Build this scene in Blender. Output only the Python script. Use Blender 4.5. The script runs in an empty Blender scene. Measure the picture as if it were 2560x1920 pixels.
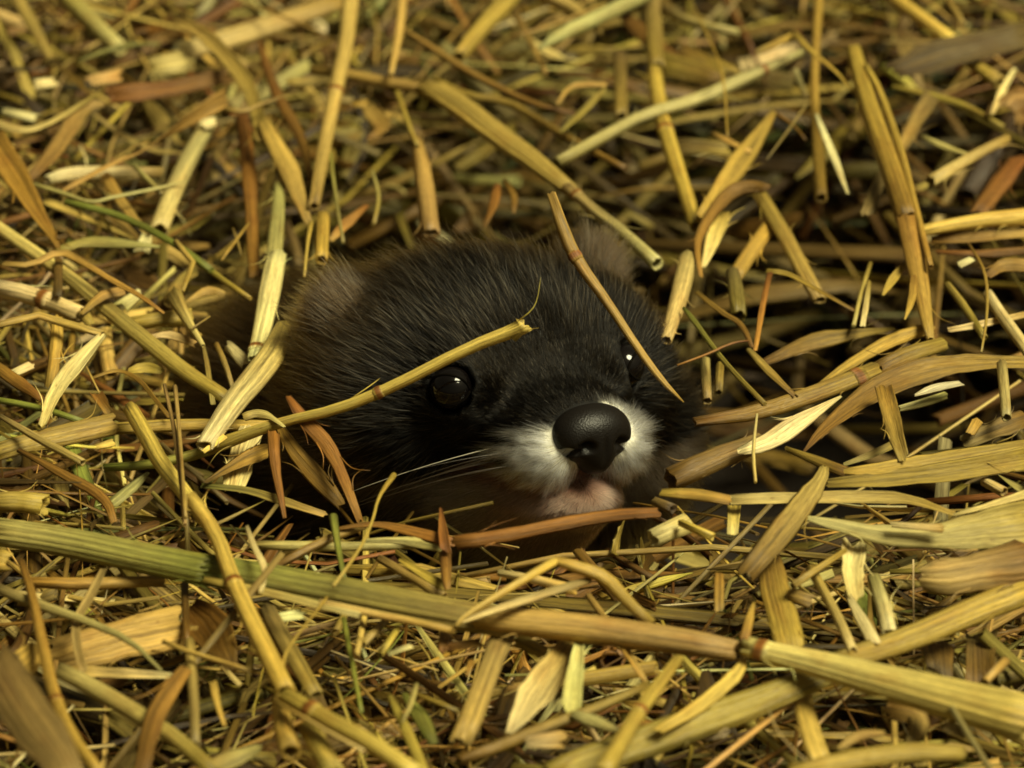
import bpy, math, random
import numpy as np
from mathutils import Matrix, Vector

# ------------------------------------------------------------------ camera, sky, sun, exposure
MM = 0.001
PITCH = math.radians(30.0)
DIST = 600.0                                   # camera to subject, mm
TGT = np.array([0.0, 0.0, 10.0])
RIGHT = np.array([1.0, 0.0, 0.0])
UPV = np.array([0.0, math.sin(PITCH), math.cos(PITCH)])
BACK = np.array([0.0, -math.cos(PITCH), math.sin(PITCH)])
PXMM = 17.5                                    # photo pixels per mm at the subject
FPX = PXMM * DIST
CAM = TGT + BACK * DIST

sc = bpy.context.scene
cd = bpy.data.cameras.new('camera')
cam = bpy.data.objects.new('camera', cd)
sc.collection.objects.link(cam)
sc.camera = cam
cd.sensor_width = 36.0
cd.lens = 36.0 * FPX / 2560.0
cd.clip_start = 0.05
cd.clip_end = 100.0
cam.matrix_world = Matrix([
    [RIGHT[0], UPV[0], BACK[0], CAM[0] * MM],
    [RIGHT[1], UPV[1], BACK[1], CAM[1] * MM],
    [RIGHT[2], UPV[2], BACK[2], CAM[2] * MM],
    [0, 0, 0, 1]])
cd.dof.use_dof = True
cd.dof.focus_distance = (DIST - 9.0) * MM
cd.dof.aperture_fstop = 24.0

SUN_DIR = np.array([0.47, -0.16, 0.87]); SUN_DIR /= np.linalg.norm(SUN_DIR)
sun_el = math.asin(SUN_DIR[2])
sun_az = math.atan2(SUN_DIR[0], SUN_DIR[1])
world = bpy.data.worlds.new('World'); sc.world = world
world.use_nodes = True
wn = world.node_tree.nodes; wl = world.node_tree.links
wn.clear()
sky = wn.new('ShaderNodeTexSky'); sky.sky_type = 'NISHITA'; sky.sun_disc = False
sky.sun_elevation = sun_el; sky.sun_rotation = sun_az
sky.dust_density = 6.0; sky.air_density = 1.0; sky.ozone_density = 0.3
hs = wn.new('ShaderNodeHueSaturation'); hs.inputs['Saturation'].default_value = 0.12   # an overcast, grey sky
tint = wn.new('ShaderNodeMix'); tint.data_type = 'RGBA'; tint.blend_type = 'MULTIPLY'; tint.inputs[0].default_value = 1.0
tint.inputs[7].default_value = (0.55, 0.48, 0.28, 1)
bg = wn.new('ShaderNodeBackground'); bg.inputs['Strength'].default_value = 0.05
wo = wn.new('ShaderNodeOutputWorld')
wl.new(sky.outputs[0], hs.inputs['Color']); wl.new(hs.outputs[0], tint.inputs[6])
wl.new(tint.outputs[2], bg.inputs['Color']); wl.new(bg.outputs[0], wo.inputs[0])

sd = bpy.data.lights.new('sun', 'SUN'); sd.energy = 5.0; sd.angle = math.radians(26.0); sd.color = (1.0, 0.935, 0.60)
so = bpy.data.objects.new('sun', sd); sc.collection.objects.link(so)
so.rotation_euler = Vector(SUN_DIR).to_track_quat('Z', 'Y').to_euler()

sc.view_settings.view_transform = 'Standard'; sc.view_settings.look = 'None'
sc.view_settings.gamma = 1.0; sc.view_settings.use_curve_mapping = False
sc.view_settings.exposure = 0.14
sc.cycles.max_bounces = 8
sc.cycles.filter_width = 1.7
sc.cycles.use_denoising = True
try:
    sc.cycles_curves.shape = 'RIBBONS'
except Exception:
    pass

rng = np.random.default_rng(7)

# ------------------------------------------------------------------ pixels of the photograph -> places on the bed
def ray(px, py):
    d = -BACK + RIGHT * ((px - 1280.0) / FPX) + UPV * ((960.0 - py) / FPX)
    return d

def at_h(px, py, h):                            # where that line of sight meets the height h above the bed
    d = ray(px, py)
    t = (h - CAM[2]) / d[2]
    return CAM + d * t

CROPS = dict(A=(0, 0, 900), B=(800, 0, 900), C=(1660, 0, 900), D=(0, 620, 900), E=(1660, 620, 900),
             F=(0, 1245, 900), G=(800, 1245, 900), H=(1660, 1245, 900), M=(600, 500, 1200), W=(0, 0, 2560),
             N=(640, 540, 500), O=(1340, 540, 500))
def full_px(crop, x, y):
    ox, oy, w = CROPS[crop]; s = w / 2212.0
    return ox + x * s, oy + y * s

# ------------------------------------------------------------------ materials
def new_mat(name):
    m = bpy.data.materials.new(name); m.use_nodes = True
    n = m.node_tree.nodes; n.clear()
    return m, n, m.node_tree.links

def straw_material(name, bump=0.35, spec=0.55, rough=(0.32, 0.6)):
    m, n, l = new_mat(name)
    out = n.new('ShaderNodeOutputMaterial')
    p = n.new('ShaderNodeBsdfPrincipled')
    at = n.new('ShaderNodeAttribute'); at.attribute_name = 'col'
    uv = n.new('ShaderNodeUVMap'); uv.uv_map = 'uv'
    mp = n.new('ShaderNodeMapping'); mp.inputs['Scale'].default_value = (1.9, 0.035, 1)
    l.new(uv.outputs[0], mp.inputs[0])
    st = n.new('ShaderNodeTexNoise'); st.inputs['Scale'].default_value = 1.0; st.inputs['Detail'].default_value = 5.0; st.inputs['Roughness'].default_value = 0.68
    l.new(mp.outputs[0], st.inputs['Vector'])
    mp2 = n.new('ShaderNodeMapping'); mp2.inputs['Scale'].default_value = (0.35, 0.12, 1)
    l.new(uv.outputs[0], mp2.inputs[0])
    bl = n.new('ShaderNodeTexNoise'); bl.inputs['Scale'].default_value = 1.0; bl.inputs['Detail'].default_value = 4.0
    l.new(mp2.outputs[0], bl.inputs['Vector'])
    r1 = n.new('ShaderNodeMapRange'); r1.inputs[1].default_value = 0.3; r1.inputs[2].default_value = 0.7
    r1.inputs[3].default_value = 0.34; r1.inputs[4].default_value = 1.42
    l.new(st.outputs[0], r1.inputs[0])
    mul = n.new('ShaderNodeMix'); mul.data_type = 'RGBA'; mul.blend_type = 'MULTIPLY'; mul.inputs[0].default_value = 1.0
    l.new(at.outputs['Color'], mul.inputs[6]); l.new(r1.outputs[0], mul.inputs[7])
    r2 = n.new('ShaderNodeMapRange'); r2.inputs[1].default_value = 0.52; r2.inputs[2].default_value = 0.78
    r2.inputs[3].default_value = 0.0; r2.inputs[4].default_value = 0.65
    l.new(bl.outputs[0], r2.inputs[0])
    mx = n.new('ShaderNodeMix'); mx.data_type = 'RGBA'; mx.blend_type = 'MULTIPLY'
    l.new(r2.outputs[0], mx.inputs[0]); l.new(mul.outputs[2], mx.inputs[6]); mx.inputs[7].default_value = (0.70, 0.50, 0.30, 1)
    # fine fibre flecks
    mp3 = n.new('ShaderNodeMapping'); mp3.inputs['Scale'].default_value = (11, 0.5, 1)
    l.new(uv.outputs[0], mp3.inputs[0])
    fk = n.new('ShaderNodeTexNoise'); fk.inputs['Scale'].default_value = 1.0; fk.inputs['Detail'].default_value = 2.0
    l.new(mp3.outputs[0], fk.inputs['Vector'])
    r3 = n.new('ShaderNodeMapRange'); r3.inputs[1].default_value = 0.35; r3.inputs[2].default_value = 0.65
    r3.inputs[3].default_value = 0.8; r3.inputs[4].default_value = 1.15
    l.new(fk.outputs[0], r3.inputs[0])
    mu2 = n.new('ShaderNodeMix'); mu2.data_type = 'RGBA'; mu2.blend_type = 'MULTIPLY'; mu2.inputs[0].default_value = 1.0
    l.new(mx.outputs[2], mu2.inputs[6]); l.new(r3.outputs[0], mu2.inputs[7])
    mp4 = n.new('ShaderNodeMapping'); mp4.inputs['Scale'].default_value = (1.6, 0.35, 1)
    l.new(uv.outputs[0], mp4.inputs[0])
    sp = n.new('ShaderNodeTexNoise'); sp.inputs['Scale'].default_value = 1.3; sp.inputs['Detail'].default_value = 5.0; sp.inputs['Roughness'].default_value = 0.7
    l.new(mp4.outputs[0], sp.inputs['Vector'])
    r4 = n.new('ShaderNodeMapRange'); r4.inputs[1].default_value = 0.60; r4.inputs[2].default_value = 0.70
    r4.inputs[3].default_value = 0.0; r4.inputs[4].default_value = 0.75
    l.new(sp.outputs[0], r4.inputs[0])
    m5 = n.new('ShaderNodeMix'); m5.data_type = 'RGBA'; m5.blend_type = 'MULTIPLY'
    l.new(r4.outputs[0], m5.inputs[0]); l.new(mu2.outputs[2], m5.inputs[6]); m5.inputs[7].default_value = (0.45, 0.33, 0.22, 1)
    mu2 = m5
    l.new(mu2.outputs[2], p.inputs['Base Color'])
    rr = n.new('ShaderNodeMapRange'); rr.inputs[3].default_value = rough[0]; rr.inputs[4].default_value = rough[1]
    l.new(bl.outputs[0], rr.inputs[0]); l.new(rr.outputs[0], p.inputs['Roughness'])
    p.inputs['Specular IOR Level'].default_value = spec
    b = n.new('ShaderNodeBump'); b.inputs['Strength'].default_value = bump; b.inputs['Distance'].default_value = 0.00035
    l.new(st.outputs[0], b.inputs['Height']); l.new(b.outputs[0], p.inputs['Normal'])
    tr = n.new('ShaderNodeBsdfTranslucent'); l.new(mu2.outputs[2], tr.inputs['Color'])
    ms = n.new('ShaderNodeMixShader'); ms.inputs[0].default_value = 0.16
    l.new(p.outputs[0], ms.inputs[1]); l.new(tr.outputs[0], ms.inputs[2]); l.new(ms.outputs[0], out.inputs[0])
    return m

MAT_STRAW = straw_material('straw_surface', bump=0.9, spec=0.5, rough=(0.33, 0.62))
MAT_LEAF = straw_material('dry_leaf_surface', bump=0.9, spec=0.4, rough=(0.4, 0.75))

PAL = {
    'cream': (0.80, 0.69, 0.34), 'pale': (0.66, 0.54, 0.23), 'straw': (0.58, 0.43, 0.13), 'gold': (0.54, 0.385, 0.085),
    'yellow': (0.74, 0.56, 0.15), 'amber': (0.36, 0.205, 0.042), 'rust': (0.24, 0.105, 0.022), 'brown': (0.20, 0.11, 0.02),
    'dark': (0.08, 0.05, 0.015), 'tan': (0.41, 0.29, 0.085), 'olive': (0.35, 0.26, 0.055), 'green': (0.20, 0.22, 0.045),
    'sage': (0.46, 0.41, 0.16), 'mint': (0.50, 0.47, 0.22), 'grey': (0.28, 0.21, 0.08), 'pink': (0.36, 0.25, 0.10),
    'mud': (0.13, 0.09, 0.03), 'white': (0.86, 0.80, 0.46), 'node': (0.30, 0.12, 0.025),
}

PAL = {k: (min(r * 1.06, 0.9), g, b * (0.9 if k in ('white', 'cream') else 0.78)) for k, (r, g, b) in PAL.items()}

# ------------------------------------------------------------------ sweeping a section along a path
def nrm(v):
    return v / np.maximum(np.linalg.norm(v, axis=-1, keepdims=True), 1e-9)

def smooth_path(P, W, C, it):
    for _ in range(it):
        if len(P) < 3: break
        def ch(X):
            a = X[:-1] * 0.75 + X[1:] * 0.25; b = X[:-1] * 0.25 + X[1:] * 0.75
            o = np.empty((2 * len(a), X.shape[1])); o[0::2] = a; o[1::2] = b
            o[0] = X[0]; o[-1] = X[-1]
            return o
        P, W, C = ch(P), ch(W), ch(C)
    return P, W, C

def densify(P, W, C, step):
    Pn, Wn, Cn = [P[0]], [W[0]], [C[0]]
    for i in range(1, len(P)):
        k = max(1, int(np.linalg.norm(P[i] - P[i - 1]) / step))
        k = min(k, 10)
        for j in range(1, k + 1):
            t = j / k
            Pn.append(P[i - 1] * (1 - t) + P[i] * t); Wn.append(W[i - 1] * (1 - t) + W[i] * t); Cn.append(C[i - 1] * (1 - t) + C[i] * t)
    return np.array(Pn), np.array(Wn), np.array(Cn)

def frames(P, face, twist=None):
    T = np.gradient(P, axis=0); T = nrm(T)
    S = nrm(np.cross(T, np.broadcast_to(face, T.shape)))
    N = nrm(np.cross(S, T))
    if twist is not None:
        c, s = np.cos(twist)[:, None], np.sin(twist)[:, None]
        S, N = S * c + N * s, N * c - S * s
    return T, S, N

def sweep(P, W, C, kind, rnd, seg=14, face=None, twist=None, rib=0.05, curl=0.25, flat=0.9, cut=1.0, hollow=True, thick=None):
    """Vertices, faces, colours, uv of one straw. P (n,3) mm, W (n,) mm wide, C (n,3)."""
    if face is None: face = np.array([0.0, -0.45, 0.89])
    n = len(P)
    T, S, N = frames(P, face, twist)
    W = W.reshape(-1)
    arc = np.concatenate([[0], np.cumsum(np.linalg.norm(np.diff(P, axis=0), axis=1))])
    if kind == 'tube':
        fine = seg > 30
        a = np.linspace(0, 2 * np.pi, seg, endpoint=False)
        r = 1 + rib * np.cos(a * (rnd.integers(11, 15) if fine else rnd.integers(5, 9)) + rnd.uniform(0, 6)) + rib * (0.5 if fine else 0.6) * rnd.standard_normal(seg)
        cx = np.cos(a) * r; cz = np.sin(a) * r * flat
        ring = lambda i, k, off: P[i] + S[i] * (cx * W[i] * 0.5 * k)[:, None] + N[i] * (cz * W[i] * 0.5 * k)[:, None] + T[i] * off[:, None]
        rings, cols, vs = [], [], []
        z = np.zeros(seg)
        jag0 = rnd.uniform(-1, 1, seg) * W[0] * 0.13 * cut; jag1 = rnd.uniform(-1, 1, seg) * W[-1] * 0.13 * cut
        if hollow:
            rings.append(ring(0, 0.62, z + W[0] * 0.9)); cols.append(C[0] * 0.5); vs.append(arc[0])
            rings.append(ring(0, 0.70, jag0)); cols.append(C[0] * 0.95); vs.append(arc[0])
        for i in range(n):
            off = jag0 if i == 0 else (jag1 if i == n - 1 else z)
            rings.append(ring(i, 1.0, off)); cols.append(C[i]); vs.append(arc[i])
        if hollow:
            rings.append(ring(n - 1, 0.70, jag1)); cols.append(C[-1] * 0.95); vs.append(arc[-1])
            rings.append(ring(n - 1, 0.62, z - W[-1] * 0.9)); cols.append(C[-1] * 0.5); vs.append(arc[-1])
        circ = a / (2 * np.pi) * np.pi
        m = seg
    else:                                        # a thin blade: closed lens section, ribs and a lengthwise fold
        h = seg // 2 + 1
        x = np.linspace(-1, 1, h)
        th = thick if thick is not None else 0.10
        ribk = rnd.integers(4, 7) if seg < 30 else rnd.integers(6, 9)
        ph = rnd.uniform(0, 6)
        ribz = rib * np.cos(x * ribk * 3.0 + ph) * (1 - x ** 2)
        top = curl * (x ** 2 - 0.4) + th * np.sqrt(np.maximum(0, 1 - x ** 4)) * 0.5 + ribz
        bot = curl * (x ** 2 - 0.4) - th * np.sqrt(np.maximum(0, 1 - x ** 4)) * 0.5 + ribz
        cx = np.concatenate([x, x[-2:0:-1]]); cz = np.concatenate([top, bot[-2:0:-1]])
        m = len(cx)
        rings, cols, vs = [], [], []
        jag0 = np.interp(cx, np.linspace(-1, 1, 7), rnd.uniform(-1, 1, 7)) * W[0] * 0.35 * cut
        jag1 = np.interp(cx, np.linspace(-1, 1, 7), rnd.uniform(-1, 1, 7)) * W[-1] * 0.35 * cut
        for i in range(n):
            off = jag0 if i == 0 else (jag1 if i == n - 1 else np.zeros(m))
            wv = 1 + 0.05 * rnd.standard_normal()
            rings.append(P[i] + S[i] * (cx * W[i] * 0.5 * wv)[:, None] + N[i] * (cz * W[i] * 0.5)[:, None] + T[i] * off[:, None])
            cols.append(C[i]); vs.append(arc[i])
        circ = cx * 0.5 + 0.5
    V = np.concatenate(rings)
    K = len(rings)
    idx = np.arange(m)
    F = []
    i0 = (np.arange(K - 1) * m)[:, None]
    q = np.stack([i0 + idx, i0 + (idx + 1) % m, i0 + m + (idx + 1) % m, i0 + m + idx], axis=-1).reshape(-1, 4)
    caps = [list(idx[::-1]), list((K - 1) * m + idx)]
    col = np.repeat(np.clip(np.array(cols), 0.004, 0.9), m, axis=0)
    wm = float(np.mean(W))
    su = rnd.uniform(0, 500)
    U = np.tile(circ, K) * wm + su
    Vv = np.repeat(np.array(vs), m) + su * 3.1
    return V, q, caps, col, np.stack([U, Vv], 1)

def make_mesh(name, parts, mat, origin):
    Vs, Fs, Cs, Us = [], [], [], []
    off = 0
    for V, q, caps, col, uv in parts:
        Vs.append(V); Cs.append(col); Us.append(uv)
        Fs.append((q + off, [[i + off for i in c] for c in caps]))
        off += len(V)
    V = (np.concatenate(Vs) - origin) * MM
    col = np.concatenate(Cs); uv = np.concatenate(Us)
    nq = sum(len(f[0]) for f in Fs); caps = [c for f in Fs for c in f[1]]
    q = np.concatenate([f[0] for f in Fs])
    loops = np.concatenate([q.reshape(-1), np.array([i for c in caps for i in c], dtype=int)]) if caps else q.reshape(-1)
    starts = np.concatenate([np.arange(nq) * 4, nq * 4 + np.concatenate([[0], np.cumsum([len(c) for c in caps])[:-1]])]) if caps else np.arange(nq) * 4
    me = bpy.data.meshes.new(name)
    me.vertices.add(len(V)); me.vertices.foreach_set('co', V.astype(np.float32).ravel())
    me.loops.add(len(loops)); me.loops.foreach_set('vertex_index', loops.astype(np.int32))
    me.polygons.add(len(starts)); me.polygons.foreach_set('loop_start', starts.astype(np.int32))
    me.update(calc_edges=True)
    a = me.color_attributes.new('col', 'FLOAT_COLOR', 'POINT')
    a.data.foreach_set('color', np.concatenate([col, np.ones((len(col), 1))], 1).astype(np.float32).ravel())
    ul = me.uv_layers.new(name='uv'); ul.data.foreach_set('uv', uv[loops].astype(np.float32).ravel())
    sm = np.ones(len(starts), dtype=bool); sm[nq:] = False
    me.polygons.foreach_set('use_smooth', sm)
    me.materials.append(mat)
    return me

def link(name, me, loc=None, parent=None, **props):
    o = bpy.data.objects.new(name, me); sc.collection.objects.link(o)
    if parent is not None: o.parent = parent
    if loc is not None: o.location = tuple(float(c) * MM for c in loc)
    for k, v in props.items(): o[k] = v
    return o
# ------------------------------------------------------------------ ground
def build_ground():
    m, n, l = new_mat('bare_earth')
    out = n.new('ShaderNodeOutputMaterial'); p = n.new('ShaderNodeBsdfPrincipled'); p.inputs['Roughness'].default_value = 0.9
    tc = n.new('ShaderNodeTexCoord'); nz = n.new('ShaderNodeTexNoise'); nz.inputs['Scale'].default_value = 90; nz.inputs['Detail'].default_value = 6
    rp = n.new('ShaderNodeValToRGB'); rp.color_ramp.elements[0].color = (0.010, 0.006, 0.003, 1); rp.color_ramp.elements[1].color = (0.03, 0.018, 0.008, 1)
    l.new(tc.outputs['Object'], nz.inputs['Vector']); l.new(nz.outputs[0], rp.inputs[0]); l.new(rp.outputs[0], p.inputs['Base Color']); l.new(p.outputs[0], out.inputs[0])
    N = 40
    g = np.linspace(-1, 1, N); g = np.sign(g) * np.abs(g) ** 3 * 12000
    X, Y = np.meshgrid(g, g)
    Z = -75 + 1.2 * np.sin(X * 0.9) * np.cos(Y * 1.1) + 3 * np.sin(X * 0.02 + 1) * np.cos(Y * 0.017)
    V = np.stack([X, Y, Z], -1).reshape(-1, 3) * MM
    F = [(i * N + j, i * N + j + 1, (i + 1) * N + j + 1, (i + 1) * N + j) for i in range(N - 1) for j in range(N - 1)]
    me = bpy.data.meshes.new('ground'); me.from_pydata(V.tolist(), [], F); me.materials.append(m)
    link('ground', me, kind='structure', label='dark earth floor under the straw bedding')
build_ground()

# ------------------------------------------------------------------ the mink
PSI, THE, ROLL = math.radians(33), math.radians(10), math.radians(-6.5)
def cam2world(v): return v[0] * RIGHT + v[1] * UPV + v[2] * BACK
fc = np.array([math.sin(PSI) * math.cos(THE), -math.sin(THE), math.cos(PSI) * math.cos(THE)])
uc = np.array([0, 1.0, 0]); uc = nrm(uc - fc * (uc @ fc)); lc = np.cross(uc, fc)
uc, lc = uc * math.cos(ROLL) + lc * math.sin(ROLL), lc * math.cos(ROLL) - uc * math.sin(ROLL)
HX, HY, HZ = cam2world(fc), cam2world(lc), cam2world(uc)
HM = np.stack([HX, HY, HZ], 1)                  # head frame (x nose, y its left, z up) -> world
HO = TGT + RIGHT * ((1314 - 1280) / PXMM) + UPV * ((960 - 941) / PXMM)
def h2w(p): return np.asarray(p) @ HM.T + HO
def w2h(p): return (np.asarray(p) - HO) @ HM

ELL = [  # centre, radii, blend
    ((-15, 1.5, 0.6), (20.5, 23.5, 14.0), 0),
    ((-12, 17, -4), (14, 13, 13), 6), ((-17, -12.5, -5), (15.5, 14, 12.5), 6),
    ((3, 0, -4.5), (15, 8.5, 6.5), 6),
    ((1, 11.7, -0.5), (6, 4.9, 5.2), 4), ((1, -11.7, -0.5), (6, 4.9, 5.2), 4),
    ((10.4, 6.2, -8.2), (7.4, 5.4, 5.5), 4), ((10.0, -5.0, -8.6), (7.6, 5.0, 5.2), 4),
    ((14, 0, -5), (5.5, 4.6, 4.4), 2.5),
    ((7.0, 0, -15.9), (10.8, 9.2, 4.7), 1.8),
    ((-4, 0, -19), (15, 12, 9.5), 5),
    ((-44, 0, -17), (38, 27, 23), 9),
    ((-32, 20, -14), (20, 15, 17), 6), ((-22, 26, -16), (18, 15, 16), 6),
    ((-20, 24, 8.2), (3.6, 5.6, 6.2), 2.4), ((-20, -18.5, 6.8), (4.0, 5.4, 5.8), 3),
]
EYES = [np.array([3.2, 14.7, 0.5]), np.array([3.0, -14.2, 0.4])]
EYE_R = 3.1
def sd_ell(p, c, r):
    q = p - np.array(c); r = np.array(r)
    k0 = np.linalg.norm(q / r, axis=-1); k1 = np.linalg.norm(q / (r * r), axis=-1)
    return k0 * (k0 - 1) / np.maximum(k1, 1e-6)
def smin(a, b, k):
    h = np.clip(0.5 + 0.5 * (b - a) / k, 0, 1)
    return b * (1 - h) + a * h - k * h * (1 - h)
def sdf(p):
    d = None
    for c, r, k in ELL:
        e = sd_ell(p, c, r)
        d = e if d is None else smin(d, e, max(k, 0.5))
    for e in EYES:                               # sockets, then a lid rim that hugs the eyeball
        s = np.linalg.norm(p - e, axis=-1)
        d = -smin(-d, s - 3.35, 1.0)
    return d

import bmesh
def star_mesh(center, f, sub, rmax, steps):
    bm = bmesh.new(); bmesh.ops.create_icosphere(bm, subdivisions=sub, radius=1.0)
    D = np.array([v.co[:] for v in bm.verts]); F = [[v.index for v in fa.verts] for fa in bm.faces]; bm.free()
    D = nrm(D)
    R = np.zeros(len(D)); ts = np.linspace(1, rmax, steps)
    prev = f(center + D * ts[-1]); done = np.zeros(len(D), bool)
    for k in range(steps - 2, -1, -1):
        cur = f(center + D * ts[k])
        hit = (~done) & (cur < 0) & (prev >= 0)
        t = cur / np.minimum(cur - prev, -1e-6)
        R[hit] = ts[k] + (ts[k + 1] - ts[k]) * t[hit]
        done |= hit; prev = cur
    R[~done] = rmax * 0.9
    return center + D * R[:, None], F

HC = np.array([-7.0, 0, -4.5])
HV, HF = star_mesh(HC, sdf, 6, 95, 330)

def sstep(a, b, x):
    t = np.clip((x - a) / (b - a), 0, 1); return t * t * (3 - 2 * t)

def coat(p, rnd):
    """Coat colour and hair length at head-frame points."""
    x, y, z = p[:, 0], p[:, 1], p[:, 2]
    j = rnd.standard_normal(len(p))
    dark = np.array([0.0035, 0.0025, 0.0015]); warm = np.array([0.046, 0.030, 0.013]); white = np.array([0.94, 0.91, 0.78])
    pink = np.array([0.34, 0.17, 0.12]); grey = np.array([0.16, 0.125, 0.09])
    back = sstep(-4, -30, x + np.where(y < 0, y + 14, 0) * 0.6)[:, None] * 0.75
    c = dark * (1 - back) + warm * back
    ear = np.exp(-(((x + 19) / 7) ** 2 + ((np.where(y > 0, y - 26, -y - 21)) / 5) ** 2 + ((z - 10) / 7) ** 2))[:, None]
    c = c * (1 - 0.8 * ear) + np.array([0.075, 0.05, 0.028]) * 0.8 * ear
    ay = np.abs(y)
    jit = 0.8 * j
    # white moustache either side of the nose
    dn = np.sqrt((x - 16) ** 2 + (y * 0.92) ** 2 + ((z + 6.5) * 0.95) ** 2)
    top = np.where(y > 0, -1.0, -3.6)
    rad = np.where(y > 0, 11.4, 10.5)
    wmask = sstep(rad, rad - 1.3, dn + jit * 0.9 + 1.2 * np.sin(z * 2.3 + y)) * sstep(top, top - 1.6, z + jit * 0.5 + 0.35 * (15 - x)) * sstep(-12.6, -10.6, z + jit * 0.5) * sstep(0.8, 2.4, ay)
    c = c * (1 - wmask[:, None]) + white * wmask[:, None]
    # pink lips and greyish chin
    lip = sstep(-9.5, -11.5, z + jit * 0.4) * sstep(-15.2, -13.6, z) * sstep(-3, 6, x)
    c = c * (1 - 0.75 * lip[:, None]) + pink * 0.75 * lip[:, None]
    chin = sstep(-12.8, -14.2, z) * sstep(-14, 6, x)
    c = c * (1 - 0.85 * chin[:, None]) + (grey * (2.0 - 1.0 * sstep(2, 9, x))[:, None] + np.array([0.13, 0.05, 0.035]) * sstep(3, 11, x)[:, None]) * 0.85 * chin[:, None]  # throat grey lightened to offset the shadow cast by the head
    L = 1.6 + 0 * x
    L = L + 1.9 * sstep(8, 0, x) + 2.2 * sstep(-4, -22, x) + 2.0 * sstep(-20, -45, x)
    L = np.where((x > 7) & (z < -4) & (wmask > 0.2), 3.1 + 3.4 * sstep(14, 8, x), L)
    L = L * (1 - 0.35 * ear[:, 0])
    # short hair on the bridge and round the eyes
    L = np.where((x > 4) & (z > -4), np.minimum(L, 1.5), L)
    for e in EYES:
        dd = np.linalg.norm(p - e, axis=1)
        L = L * (0.25 + 0.75 * sstep(3.2, 7.0, dd))
    return c, L, wmask

def simple_mat(name, col, rough, spec=0.5, attr=None, bump=None, coat_w=0.0):
    m, n, l = new_mat(name)
    out = n.new('ShaderNodeOutputMaterial'); p = n.new('ShaderNodeBsdfPrincipled')
    p.inputs['Base Color'].default_value = (*col, 1); p.inputs['Roughness'].default_value = rough
    p.inputs['Specular IOR Level'].default_value = spec; p.inputs['Coat Weight'].default_value = coat_w
    if attr:
        a = n.new('ShaderNodeAttribute'); a.attribute_name = attr; l.new(a.outputs['Color'], p.inputs['Base Color'])
    if bump:
        tc = n.new('ShaderNodeTexCoord'); v = n.new('ShaderNodeTexVoronoi'); v.inputs['Scale'].default_value = bump[0]
        b = n.new('ShaderNodeBump'); b.inputs['Strength'].default_value = bump[1]; b.inputs['Distance'].default_value = 0.0002
        l.new(tc.outputs['Object'], v.inputs['Vector']); l.new(v.outputs[0], b.inputs['Height']); l.new(b.outputs[0], p.inputs['Normal'])
    l.new(p.outputs[0], out.inputs[0])
    return m

def raw_mesh(name, V, F, mat, col=None, smooth=True):
    me = bpy.data.meshes.new(name); me.from_pydata((np.asarray(V) * MM).tolist(), [], F)
    if col is not None:
        a = me.color_attributes.new('col', 'FLOAT_COLOR', 'POINT')
        a.data.foreach_set('color', np.concatenate([col, np.ones((len(col), 1))], 1).astype(np.float32).ravel())
    me.polygons.foreach_set('use_smooth', [smooth] * len(me.polygons)); me.materials.append(mat); me.update()
    return me

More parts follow.
